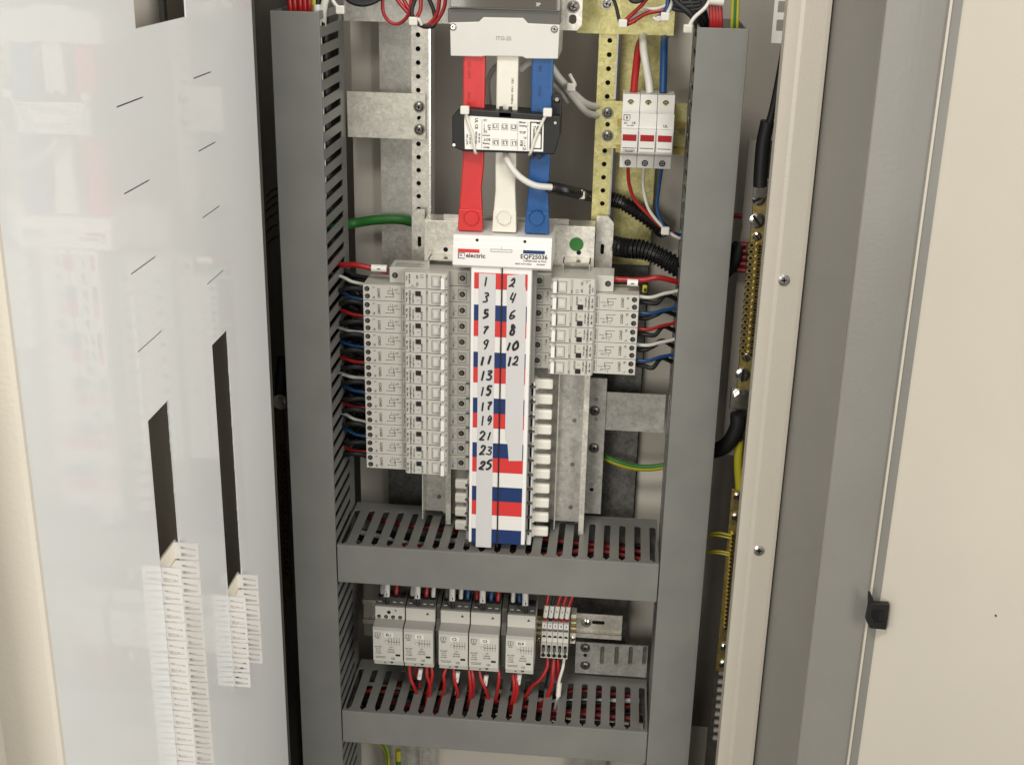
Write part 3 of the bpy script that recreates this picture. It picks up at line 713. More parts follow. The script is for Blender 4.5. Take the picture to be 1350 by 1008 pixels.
b.box(q.x-.0028, q.x+.0028, .058, .061, q.z-.0045, q.z+.0045, 'yellow_wire', .001); b.cyl((q.x+.0005, .056, q.z), (0, -1, 0), .0016, .0040, 'black', 12); single('cable_marker', b, 'small yellow marker ring above the white wire of the right bank', 'marker')
# cables inside the ducts
def inside(n, f, G, lab):
    for k in range(n):
        pts, m, r = f(k)
        single('wire', MB().tube(pts, r, 'boot_red' if m == 'red_wire' else m, n=3), m.replace('_', ' ').replace(' wire', '')+' '+lab, 'wire', G)
cm = ['black_wire', 'red_wire', 'black_wire', 'black_wire', 'white_wire', 'black_wire', 'red_wire']
def fl_(k):
    x = -.246+.0037*(k % 10)+random.uniform(-.002, .002); y = .030+.0125*(k % 7)+.006*(k % 2)
    return ([(x+random.uniform(-.004, .004), y+random.uniform(-.01, .012), z) for z in (-.30, -.1, .1, .3, .45, .628)], ['black_wire', 'black_wire', 'black_wire', 'black_wire', 'black_wire', 'black_wire', 'black_wire'][k % 7], .0046)
inside(16, fl_, 'wires inside the left duct', 'wire running upright inside the left vertical duct')
def fr_(k):
    x = .2105+.0035*(k % 10); y = .030+.0125*(k % 7)+.006*(k % 2)
    return ([(x+random.uniform(-.004, .004), y+random.uniform(-.01, .012), z) for z in (-.30, -.1, .1, .3, .45, .622)], ['black_wire', 'black_wire', 'black_wire', 'black_wire', 'black_wire', 'black_wire'][k % 6], .0046)
inside(15, fr_, 'wires inside the right duct', 'wire running upright inside the right vertical duct')
def fh_(k, zb=-.030):
    y = .030+.0085*(k % 11); z = zb-.012+.006*(k % 3)+random.uniform(-.006, .006); q_ = random.choice((-1, 1))*random.uniform(.0, .030)
    return ([(x, min(.118, max(.012, y+q_*x*8+random.uniform(-.014, .014))), z+random.uniform(-.006, .008)) for x in (-.19, -.12, -.06, 0, .06, .12, .19)], ['red_wire', 'black_wire', 'red_wire', 'black_wire', 'white_wire', 'black_wire', 'black_wire', 'black_wire'][k % 8], .0034)
inside(13, fh_, 'wires inside the middle duct', 'wire lying inside the upper horizontal duct')
inside(14, lambda k: (fh_(k, -.272)[0], ['black_wire', 'black_wire', 'black_wire', 'red_wire', 'black_wire', 'red_wire', 'black_wire', 'black_wire', 'white_wire', 'black_wire', 'red_wire', 'black_wire', 'black_wire', 'red_wire'][k % 14], .0034), 'wires inside the lowest duct', 'wire lying inside the lowest horizontal duct')

single('wire', MB().tube([(-.2085, .026, .640), (-.2075, .024, .60), (-.2075, .024, .52), (-.2080, .026, .45), (-.214, .04, .36)], .0040, 'white_wire'), 'thick white wire seen through the upper slots of the left duct', 'wire')
# bundles rising out of the duct tops
for k, (px, m) in enumerate(((383, 'red'), (389, 'red'), (396, 'red'), (402, 'red'), (408, 'red'), (414, 'yellow'), (419, 'black'), (425, 'black'), (431, 'white'))):
    lab = {'red': 'red wire rising out of the left duct top', 'yellow': 'yellow wire rising out of the left duct top', 'black': 'black wire rising out of the left duct top', 'white': 'thick white wire rising beside the left duct top'}[m]
    lab += {'red': ', %s from left' % ords[k], 'black': ', %s of two' % ords[k-6]}.get(m, '')
    wire([(px+1-(7 if m == 'white' else 0), 45, .035+.004*(k % 3)), (px-(5 if m == 'white' else 0), 14, .03), (px-3+k*.5, -20, .03), (px-4, -60, .03)], m+'_wire', lab, .0029 if m != 'white' else .0042, 'wires rising out of the left duct')
for k, px in enumerate((938, 942, 946, 950)):
    wire([(px-1, 60, .04), (px, 30, .035), (px-1, 5, .035), (px-2, -40, .035)], 'red_wire', 'red wire rising from right duct top, %s from left' % ords[k], .0026, 'wires rising out of the right duct')
for k, (px, m) in enumerate(((965, 'yellow_wire'), (968.5, 'green'), (972, 'yellow_wire'))):
    wire([(px-1, 60, .045), (px, 30, .04), (px+1, 0, .04), (px+2, -40, .04)], m, 'thin %s wire rising out of the right duct top' % m.split('_')[0], .0018, 'wires rising out of the right duct')
def tie(pts, label, head=None, w=.0016):
    T = thing('cable_tie', label, 'cable tie', tuple(at(*pts[0])))
    b = MB(); b.tube([at(*p) for p in pts], w*1.35, 'tie', seg=6); b.build('strap', T)
    h = at(*(head or pts[0])); b = MB(); b.box(h.x-.0048, h.x+.0048, h.y-.004, h.y+.003, h.z-.0045, h.z+.0045, 'tie', .0012); b.build('tie_head', T)
tie([(449, 13, .03), (440, 3, .03), (436, -12, .035)], 'white cable tie with square head at the left duct top corner')
tie([(907, 38, .03), (915, 24, .03), (930, 10, .03), (938, -4, .035)], 'long white cable tie at the right duct top corner')
b = MB(); b.tube([at(936, 1, .028), at(954, 3, .028)], .0045, 'tie', seg=8); single('cable_tie', b, 'white tie band around the red wires above the right duct', 'cable tie')
# red wire loops top left
GL = 'loose wires looped at the top left'
wire([(505, -10, .07), (505, 15, .068), (514, 29, .066), (527, 31, .064), (539, 18, .062), (543, -10, .06)], 'red_wire', 'thin red wire forming the single round loop at top left', .0020, GL)
wire([(518, -8, .07), (530, 8, .066), (543, 22, .062), (556, 34, .06), (568, 30, .06), (577, 15, .06), (580, -8, .06)], 'red_wire', 'red wire sweeping down behind the left cable tie', .0022, GL)
wire([(528, -8, .07), (540, 14, .062), (550, 30, .058), (562, 36, .058), (574, 30, .058), (585, 12, .058), (588, -8, .058)], 'red_wire', 'outermost red wire curling up beside the main switch', .0022, GL)
wire([(555, -8, .066), (554, 14, .06), (546, 28, .058), (545, 30, .06)], 'red_wire', 'short red wire dropping into the left cable tie', .0022, GL)
wire([(550, -8, .066), (543, 14, .058), (547, 28, .056), (560, 35, .056), (573, 33, .058), (571, 12, .064), (562, -8, .07)], 'black_wire', 'black wire crossing the red loops at top left', .0022, GL)
tie([(545, 28, .052), (552, 26, .052), (556, 33, .054)], 'small white cable tie gathering the red loops at top left')
# black bunches
for k in range(5):
    wire([(448+k*3, -14, .062), (462+k*2, 2-k*2, .056+.003*k), (482+k*2, 6-k*3, .054+.003*k), (502+k*2, -3-k*2, .058), (508+k, -18, .06)], 'black_wire', 'black wire looping at top edge beside the left duct, strand %s' % ords[k], .0027, 'black wires bunched at the top left')
for k in range(3):
    wire([(826+k*3, -14, .07), (833+k*3, 1-k*3, .06), (846+k, 0-k*3, .06), (853, -14, .07)], 'black_wire', 'black wire curling at top edge above the fuse holder, strand %s' % ords[k], .0026, 'black wires curled above the fuse holder')
for k in range(7):
    wire([(880+k*6, -14, .054), (893+k*5, 4+(k % 3)*4, .050+.003*(k % 2)), (912+k*3, 20+(k % 2)*5, .046+.002*k), (924+k*1.5, 46, .052+.004*k)], 'black_wire', 'black wire pouring into the right duct corner, strand %s' % ords[k], .0030, 'black wires bunched at the top right')
for k in range(3):
    wire([(888, 2+5*k, .056), (905, 4+5*k, .05), (925, 2+4*k, .05), (936, -12, .05)], 'black_wire', 'black wire crossing at top right beside the duct, strand %s' % ords[k], .0026, 'black wires crossing beside the right duct')

GR = 'thin wires crossing at the top right'
wire([(806, -8, .09), (812, 8, .085), (817, 28, .08), (823, 33, .08), (838, 28, .08)], 'black_wire', 'thin black wire curling into the top right cable tie', .0020, GR)
wire([(858, -8, .075), (845, 8, .075), (830, 22, .078), (820, 31, .08)], 'red_wire', 'thin red wire running down left into top right tie', .0022, GR)
wire([(818, 34, .082), (832, 30, .08), (852, 18, .078), (878, 13, .076), (900, 8, .07)], 'red_wire', 'dark red wire crossing low at the top right', .0024, GR)
wire([(820, 30, .084), (845, 18, .08), (872, 12, .078), (892, 0, .075), (897, -8, .075)], 'grey_wire', 'grey wire lying between the red ones at top right', .0020, GR)
wire([(845, 8, .079), (862, 12, .077), (880, 6, .074), (886, -8, .072)], 'white_wire', 'short white wire curve at the top right', .0018, GR)
wire([(864, 26, .07), (873, 20, .07), (880, 10, .068), (882, -8, .068)], 'blue_wire', 'short blue wire bending at the top right', .0030, GR)
wire([(866, 24, .066), (876, 22, .064), (884, 10, .062), (889, -8, .062)], 'white_wire', 'thick white wire beside the short blue one at top right', .0022, GR)
tie([(821, 31, .076), (826, 27, .078)], 'small white cable tie gathering thin wires right of main switch')
tie([(877, 22, .060), (868, 27, .064), (862, 24, .068)], 'white cable tie looped under the short blue wire')

# ================================================================== MAIN SWITCH (top, cut by the frame)
ms = thing('main_switch', 'grey moulded main switch at the top with pale terminal cover and 3P mark', 'main switch', (0, .1, .59))
def PZ(px, py, Y): q = at(px, py, Y); return (q.x, q.z)
Y = .020
out = [PZ(594, 74, Y), PZ(593, 30, Y), PZ(631, 29, Y), PZ(637, 23, Y), PZ(690, 24, Y), PZ(696, 31, Y), PZ(738, 33, Y), PZ(735.5, 78, Y), PZ(693, 77.5, Y), PZ(689, 75, Y), PZ(640, 74, Y), PZ(634, 75, Y)]
b = MB(); b.prism(out, 'y', Y, .105, 'plastic_light', .0009)
z45 = Z(660, 45, Y)
b.build('terminal_cover', ms)
b = MB(); b.text('ITG-2S', .0058, *PZ(664, 51, Y), Y, 'plastic_grey'); b.build('moulded_mark', ms)
for px, py in ((597.5, 35.5), (731, 38.5)): screw(ms, at(px, py, Y), .0038, 'steel')
b = MB(); z = Z(660, 29.5, .024); b.prism([PZ(590.5, 30, .024), PZ(590.5, 11, .024), PZ(738, 14, .024), PZ(738, 34, .024)], 'y', .024, .105, 'dark_grey', .0008); b.build('lower_body', ms)
b = MB(); b.box(X(591, 12, .021), X(738, 12, .021), .0205, .10, Z(660, 12.6, .021), .80, 'plastic_grey', .001); b.build('upper_body', ms)
b = MB(); b.box(X(594, 5, .018), X(735, 5, .018), .0180, .0212, Z(660, 11.5, .018), .79, 'window', .0006); b.build('smoked_window', ms)
b = MB(); b.text('3P', .0050, *PZ(709.5, 6.5, .0178), .0178, 'plastic_light'); b.front(*PZ(600, 2, .0178), .0178, .005, .004, 'plastic_grey'); b.build('printed_markings', ms)
# bracket right of switch
T = thing('switch_bracket', 'narrow galvanised bracket with screw and slot right of the main switch', 'bracket', (.075, .06, .6))
A = at(742, 40, .06); B = at(767, 33, .06); q = at(755, 27, .06)
b = MB(); b.plate([(A.x, A.z), (B.x-.005, A.z), (B.x, A.z+.006), (B.x, .75), (A.x, .75)], [rrect(q.x-.0042, q.x+.0042, q.z-.004, q.z+.006, .0035)], .002, 'zinc_light', lambda u, v, d: (u, .06+d, v)); b.box(A.x-.002, A.x, .058, .10, A.z, .75, 'zinc_light'); b.build('sheet', T)
screw(T, at(756, 9, .06), .0052, 'steel_dark', .0068)

# ================================================================== BUSBARS
yb0, yb1 = .026, .036
def busbar(c, m, x0t, x1t, x0b, x1b, label):
    T = thing('busbar', label, 'busbar', (0, .03, .40), 'insulated busbars from main switch to chassis')
    b = MB(); zt, zm, zb = .600, .475, .3975
    prof = [(x0t, zt), (x1t, zt), (x1t, .56), (x1t-.0002, zm), (x1b-.0012, .445), (x1b, .425), (x1b+.0004, .415), (x1b+.0012, zb+.001), (x0b-.0016, zb), (x0b-.0004, .415), (x0b, .425), (x0b+.0015, .445), (x0t+.0002, zm), (x0t, .56)]
    b.prism(prof, 'y', yb0, yb1, m, .0016); b.build('sleeve', T)
    cx = (x0b+x1b)/2
    b = MB(); b.prism([(x0b-.0014, zb+.0004), (x1b+.0010, zb+.0004), (x1b+.0006, .4225), (x0b-.0002, .4225)], 'y', yb0-.0022, yb0+.001, m, .0010); b.build('end_boot', T)
    b = MB(); q = at(c, 287, yb0-.002); b.cyl((q.x, yb0-.0020, q.z), (0, -1, 0), .0088, .0030, m, 24 if m != 'white_sleeve' else 7, r2=.0078, smooth=False); b.build('bolt_cap', T)
    b = MB()
    if m == 'red':
        for k, s in enumerate(('600V CBS', 'HEAT 1000', '250A')): b.text(s, .0044, (x0t+x1t)/2-.005, .576-k*.034, yb0, 'red_wire', math.pi/2)
    elif m == 'blue':
        for k, s in enumerate(('OR', 'VW-1', '600V')): b.text(s, .0048, (x0t+x1t)/2-.002, .580-k*.024, yb0, 'blue_band', math.pi/2)
    else: b.text('TUBING  VW-1  125C', .0030, (x0t+x1t)/2+.006, .555, yb0, 'ink_grey', math.pi/2)
    b.build('printed_markings', T)
busbar(622, 'red', -.0486, -.0246, -.0518, -.0262, 'red sleeved busbar with round bolt cap, leftmost of the three')
busbar(665, 'white_sleeve', -.0119, .0117, -.0126, .0123, 'cream white sleeved busbar between the red and blue ones')
busbar(708, 'blue', .0262, .0496, .0243, .0495, 'blue sleeved busbar with round bolt cap, rightmost of the three')

# ================================================================== CURRENT TRANSFORMER
ct = thing('current_transformer', 'black current transformer with white printed label strapped across the three busbars', 'current transformer', (0, .03, .49))
Y = .010
b = MB(); b.prism([PZ(596, 178, Y), PZ(596, 153, Y), PZ(608, 143, Y), PZ(727, 152, Y), PZ(738.5, 154, Y), PZ(737.5, 182, Y), PZ(731, 204, Y), PZ(611, 200, Y), PZ(596.5, 194, Y)], 'y', Y, .054, 'black', .0014); b.build('case', ct)
b = MB(); Yl = .0095
b.prism([PZ(612, 152.5, Yl), PZ(717, 159, Yl), PZ(716, 200, Yl), PZ(613, 196.5, Yl)], 'y', Yl-.0006, Yl+.001, 'label'); Yp = Yl-.0006
def ptx(s, sz, px, py, rot=0, m='ink'): b.text(s, sz, *PZ(px, py, Yp), Yp, m, rot)
Q = -math.pi/2
ptx('UL CE', .0044, 628, 163, -math.pi/2); ptx('P1', .0036, 640, 159); ptx('LH', .0048, 645, 168, Q); ptx('P2', .0036, 640, 174)
for k, px in enumerate((653.5, 665.5, 677.5)):
    ptx('L%d' % (k+1), .0056, px, 167+k*.5); ptx('L%d' % (3-k), .0056, px, 187.5+k*.5, math.pi)
    for py in (167+k*.5, 187.5+k*.5):
        x, z = PZ(px, py, Yp)
        for dx, dz, w, h in ((-.0033, 0, .0003, .0066), (.0033, 0, .0003, .0066), (0, .0033, .0066, .0003), (0, -.0033, .0066, .0003)): b.front(x+dx, z+dz, Yp, w, h, 'ink_grey')
ptx('Meter', .0030, 689, 161.5); ptx('Setting', .0030, 689.5, 166); ptx('TOP', .0038, 689, 175); ptx('P1', .0034, 692, 181.5, math.pi); ptx('RH', .0048, 688, 189, math.pi/2); ptx('P2', .0036, 691, 196, math.pi)
ptx('primary', .0026, 641, 178.8, math.pi); ptx('BOT', .0038, 642, 184, math.pi); ptx('Setting', .0028, 641, 189.5, math.pi); ptx('Meter', .0028, 641, 194.5, math.pi)
for k, px in enumerate((616, 620, 628, 632)):
    ptx(('3xCT 250', '5A CL 1', '100/150/200', '50 60 Hz')[k], .0028, px, 184-2*(k > 1), math.pi/2)
for px, py0, py1 in ((635.5, 157, 196), (683, 160, 198), (696, 161, 199)):
    a = PZ(px, py0, Yp); c = PZ(px, py1, Yp); b.box(a[0]-.00012, a[0]+.00012, Yp-.0003, Yp, c[1], a[1], 'ink_grey')
for px, py in ((638.5, 167), (691.5+.5, 189)):
    x, z = PZ(px, py, Yp); b.front(x, z, Yp, .0003, .006, 'ink'); b.front(x, z-.003, Yp, .0012, .0012, 'ink')
x0, z1 = PZ(699, 160.5, Yp); x1, z0 = PZ(714, 197, Yp)
for a in ((x0, x1, z1-.0012, z1), (x0, x1, z0, z0+.0012), (x0, x0+.0012, z0, z1), (x1-.0012, x1, z0, z1)): b.box(a[0], a[1], Yp-.0004, Yp, a[2], a[3], 'ink')
xm, zm = (x0+x1)/2, (z0+z1)/2
b.text('Transformers', .0038, xm-.002, zm, Yp, 'ink', Q); b.text('TCT', .0078, xm+.0028, zm+.008, Yp, 'ink', Q)
b.build('printed_label', ct)
b = MB(); q = at(734.5, 134, .03); b.box(q.x-.0052, q.x+.0052, .024, .034, q.z-.020, q.z+.004, 'black', .0015); b.cyl((q.x, .034, q.z+.004), (0, -1, 0), .0052, .010, 'black', 20); b.cyl((q.x, .0242, q.z+.003), (0, -1, 0), .0022, .0006, 'plastic_grey', 14); b.build('mounting_lug', ct)
b = MB(); q = at(666.5, 147, .014)
b.box(q.x-.007, q.x+.007, .010, .022, q.z-.006, q.z+.001, 'black', .0006); b.box(q.x-.007, q.x-.003, .012, .018, q.z, q.z+.005, 'black', .0005); b.box(q.x+.003, q.x+.007, .012, .018, q.z, q.z+.005, 'black', .0005); b.build('clamp', ct)
b = MB(); q = at(705, 206, .014)
for s in (-.0035, .0050): b.box(q.x+s-.002, q.x+s+.002, .012, .018, q.z-.003, q.z+.006, 'black', .0005)
b.build('clamp', ct)
for px, py in ((598.5, 191), (732, 162)): b = MB(); b.cyl(at(px, py, .0098), (0, -1, 0), .0016, .0006, 'steel', 12); b.build('rivet', ct)
tie([(613, 145, .006), (617, 160, .0072), (623, 178, .0072), (626, 199, .0078), (628, 202, .014)], 'white cable tie over the red busbar end of the transformer', (613, 145, .006), .0013)
tie([(722, 148, .006), (714, 163, .0072), (705, 184, .0072), (700, 200, .0078), (698, 204, .014)], 'white cable tie over the blue busbar end of the transformer', (722, 148, .006), .0013)

# cables behind the busbars
GC = 'pale cables behind the busbars'
wire([(560+85, 138, .11), (643, 110, .10), (650, 92, .09), (662, 82, .09)], 'grey_wire', 'grey cable arching behind the white busbar', .0030, GC, 'cable', name='cable')
wire([(685, 92, .10), (700, 82, .10), (722, 84, .09), (738, 104, .09), (757, 124, .10), (775, 138, .12), (800, 142, .14)], 'white_wire', 'upper pale cable sweeping from blue busbar to yellow rail', .0042, GC, 'cable', name='cable')
wire([(728, 96, .10), (742, 110, .095), (757, 130, .10), (775, 149, .12), (800, 154, .14)], 'white_wire', 'lower pale cable sweeping from blue busbar to yellow rail', .0042, GC, 'cable', name='cable')
wire([(728, 108, .10), (740, 122, .10), (748, 134, .11), (742, 126, .13)], 'grey_wire', 'short greyish cable end beneath the two pale cables', .0038, GC, 'cable', name='cable')
tie([(753, 115, .085), (758, 112, .086), (751, 98, .09)], 'clear cable tie with whiskers around the two pale cables')
wire([(666, 200, .030), (670, 214, .016), (684, 232, .010), (704, 244, .010), (727, 247, .018)], 'white_wire', 'thick white cable crossing in front of the blue busbar', .0036, cat='cable', name='cable')
# corrugated conduits
def conduit(pts, r, label, pitch):
    P = smooth_pts([at(*p) for p in pts], 40)
    L = sum((P[i+1]-P[i]).length for i in range(len(P)-1)); n = int(L/pitch)
    b = MB(); b.tube([at(*p) for p in pts], r, 'black_gloss', seg=16, n=int(n*4/(len(pts)-1))+1, rfun=lambda t: r*(1 if math.sin(t*n*2*math.pi) > 0 else .80), smooth=False)
    return single('corrugated_conduit', b, label, 'conduit')
conduit([(724, 247, .02), (745, 251, .055), (766, 256, .112), (780, 259, .145), (800, 263, .150)], .0066, 'short black corrugated conduit joining white cable to the yellow rail', .0046)
tie([(766, 250, .100), (766, 262, .100)], 'white tie around the short corrugated conduit', (766, 257, .103))
conduit([(804, 262, .145), (822, 268, .14), (845, 282, .14), (866, 298, .14), (875, 305, .15)], .0095, 'black corrugated conduit slanting behind the fuse holder wires', .0042)
conduit([(786, 320, .15), (800, 322, .140), (825, 327, .115), (850, 330, .105), (875, 341, .10), (905, 360, .10)], .0122, 'thick black corrugated conduit curving into the right duct', .0048)

# ================================================================== FUSE HOLDER
RLf = thing('din_rail', 'short yellow passivated rail behind the three pole fuse holder', 'rail', (.15, .115, .5))
zc = Z(855, 180, .11); x0, x1 = X(793, 165, .118), X(904, 165, .118)
b = MB(); b.box(x0, x1, .118, .1195, Z(800, 195, .118), Z(800, 133, .118), 'zinc_yellow'); b.build('sheet', RLf)
b = MB()
for zz in (zc+.014, zc-.016): b.box(x0+.018, x1, .108, .1175, zz-.0035, zz+.0035, 'brass_dull')
b.build('rail_lips', RLf)
for py in (149, 179): screw(RLf, at(801, py, .118), .0048, 'steel_dark', .0068)
b = MB(); b.cyl(at(801, 164, .1178), (0, -1, 0), .0028, .0003, 'hole', 14); b.build('hole_rim', RLf)
fh = thing('fuse_holder', 'white three pole fuse holder with red indicator windows', 'fuse holder', (.155, .1, .47))
fxa, fxb = X(820, 150, .05), X(889.5, 150, .05)
fz = lambda py, Y: Z(854, py, Y)
W3 = (fxb-fxa)/3
for k in range(3):
    a = fxa+W3*k+.0002; c = a+W3-.0004; cx = (a+c)/2
    sh = -.0
    b = MB()
    b.prism([(.110, fz(222, .06)), (.058, fz(222, .058)), (.056, fz(206, .056)), (.040, fz(205, .040)), (.036, fz(203, .036)), (.034, fz(171, .034)), (.040, fz(169.5, .040)), (.040, fz(150, .040)), (.056, fz(149.5, .056)), (.058, fz(125, .058)), (.110, fz(127, .060))], 'x', a, c, 'plastic_light', .0006)
    b.build('pole_body', fh)
    b = MB(); b.box(cx-.0076, cx+.0076, .0325, .0345, fz(186.5, .034), fz(178, .034), 'red_window', .0004); b.build('red_window', fh)
    b = MB(); b.box(cx-.0088, cx+.0088, .0330, .0350, fz(201, .034), fz(173, .034), 'plastic_light', .0008); b.build('fuse_carrier', fh)
    b = MB(); b.front(cx, fz(196, .033), .0330, .0150, .0007, 'ink')
    if k == 0:
        b.text('FUSE HOLDER', .0020, cx, fz(199, .033), .0330, 'ink'); b.text('10x38 690V', .0018, cx, fz(200.8, .033), .0330, 'ink')
        x, z = cx-.0040, fz(156, .04)
        for dx, dz, w, h in ((-.0033, 0, .0006, .0060), (.0033, .0005, .0006, .0050), (0, .003, .0066, .0006), (0, -.003, .0060, .0006), (0, 0, .0015, .003)): b.front(x+dx, z+dz, .040, w, h, 'ink')
        b.text('CE', .0034, cx+.0038, fz(163, .04), .040, 'ink'); b.text('3P1', .0026, cx-.0050, fz(163.5, .04), .040, 'ink'); b.text('32A  690V', .0018, cx, fz(166.5, .04), .040, 'ink')
    if k == 2: b.text('UL', .0040, cx, fz(166, .04), .040, 'ink')
    b.build('printed_markings', fh)
    for py, Yy in ((135.5, .0575), (214.5, .0570)):
        q = at(832+22.4*k-(0 if py < 200 else 4.5), py+.6*k, Yy); b = MB(); b.cyl((cx-.0005, Yy+.0004, q.z), (0, -1, 0), .0036, .0008, 'hole', 18); b.cyl((cx-.0005, Yy-.0003, q.z), (0, -1, 0), .0025, .0003, 'brass_dull' if py < 200 else 'steel_dark', 14); b.front(cx-.0005, q.z, Yy-.0006, .0042, .0006, 'hole', .0002); b.front(cx-.0005, q.z, Yy-.0006, .0006, .0042, 'hole', .0002); b.build('terminal_screw', fh)
GF = 'wires at the fuse holder'
wire([(846, 52, .165), (842, 62, .12), (839, 85, .10), (835, 124, .078)], 'red_wire', 'thick red wire entering fuse holder top at left', .0043, GF)
wire([(842, 38, .165), (847, 44, .13), (849, 70, .095), (855, 105, .085), (857, 124, .078)], 'white_wire', 'thick white wire entering fuse holder top in the middle', .0045, GF)
wire([(880, 44, .165), (876, 52, .12), (875, 80, .10), (874, 124, .078)], 'blue_wire', 'thick blue wire entering fuse holder top at right', .0043, GF)
wire([(828, 218, .08), (829, 240, .085), (836, 262, .09), (852, 280, .09), (872, 299, .09), (888, 308, .09)], 'red_wire', 'thin red wire hanging from fuse holder towards the right duct', .0021, GF)
wire([(849, 218, .08), (848, 245, .085), (853, 270, .086), (862, 286, .086), (878, 303, .088), (893, 313, .09), (905, 315, .1)], 'white_wire', 'thin white wire hanging from fuse holder towards the right duct', .0019, GF)
wire([(873, 218, .08), (869, 245, .085), (866, 270, .088), (870, 288, .088), (880, 303, .088), (900, 311, .1)], 'blue_wire', 'thin blue wire hanging from fuse holder towards the right duct', .0020, GF)
tie([(877, 304, .083), (881, 306, .085)], 'small clear cable tie joining the three thin fuse wires')

# green and yellow earth wires
wire([(430, 300, .11), (462, 295, .15), (495, 290, .15), (525, 289, .15), (545, 293, .155)], 'green', 'thick green earth wire arching out of the left duct', .0062, cat='earth wire')
def gy(pts, r, label):
    T = thing('earth_wire', label, 'earth wire', tuple(at(*pts[0])))
    P = [at(*p) for p in pts]
    MB().tube(P, r, 'yellow_wire').build('insulation', T)
    MB().tube([p+Vector((0, -r*.42, r*.52)) for p in P], r*.62, 'green').build('green_stripe', T)
gy([(785, 592, .15), (797, 602, .145), (818, 611, .14), (840, 616, .14), (862, 616, .14), (885, 612, .14)], .0048, 'thick green and yellow earth wire drooping into the right duct')
gy([(497, 975, .12), (507, 985, .12), (511, 1000, .12), (512, 1030, .12)], .0035, 'green and yellow earth wire hanging below the lowest duct')
b = MB(); q = at(525, 995, .11); b.tube([q+Vector((0, 0, .009)), q-Vector((0, 0, .008))], .0042, 'yellow_wire'); b.tube([q-Vector((0, 0, .008)), q-Vector((0, 0, .05))], .0036, 'green'); single('earth_wire', b, 'earth wire end in a yellow sleeve under the lowest duct', 'earth wire')
b = MB(); b.box(X(510, 1000, .135), X(575, 1000, .135), .135, .137, -.45, Z(540, 960, .135), 'zinc'); b.box(X(555, 1000, .135), X(556, 1000, .135), .125, .135, -.45, Z(540, 960, .135), 'zinc'); single('mounting_bracket', b, 'galvanised bracket peeking out below the lowest duct on the left', 'bracket')
b = MB(); b.box(X(752, 1000, .135), X(800, 1000, .135), .135, .137, -.45, Z(780, 1000, .135), 'zinc'); single('mounting_bracket', b, 'galvanised bracket just visible below the lowest duct on the right', 'bracket')

# ================================================================== CONTACTORS
lr = thing('din_rail', 'bare galvanised rail with slots behind contactors and terminal blocks', 'rail', (0, .105, -.16))
x0, x1 = X(478, 800, .105), X(820, 825, .105)
zt = Z(800, 811, .105); zb = Z(800, 841, .105); zm = (zt+zb)/2
hs = [rrect(X(px, 818, .113)-.0085, X(px, 818, .113)+.0085, zm-.001, zm+.0045, .002) for px in (789, 814)] 
hs = [h for h in hs if max(p[0] for p in h) < x1-.001]
b = MB(); b.plate([(x0, zb+.004), (x1, zb+.004), (x1, zt-.004), (x0, zt-.004)], hs, .0015, 'zinc_light', lambda u, v, d: (u, .112+d, v))
b.box(x0, x1, .105, .112, zt-.0055, zt-.004, 'zinc_light'); b.box(x0, x1, .105, .112, zb+.004, zb+.0055, 'zinc_light')
b.box(x0, x1, .1045, .106, zt-.0055, zt+.001, 'zinc_light'); b.box(x0, x1, .1045, .106, zb-.001, zb+.0055, 'zinc_light'); b.build('rail_profile', lr)
b = MB(); b.box(x0+.002, x1-.002, .1155, .1165, zb+.005, zt-.005, 'hole'); b.build('dark_backing', lr)
screw(lr, at(773, 820, .112), .0050, 'steel', .0068, cross=True)
names = ['EL1', 'C1', 'C2', 'C3', 'ELR']
pxs = [(491.5, 531), (532, 571), (578, 617), (618, 657.5), (666.5, 704)]
GK = 'modular contactors on the lower rail'
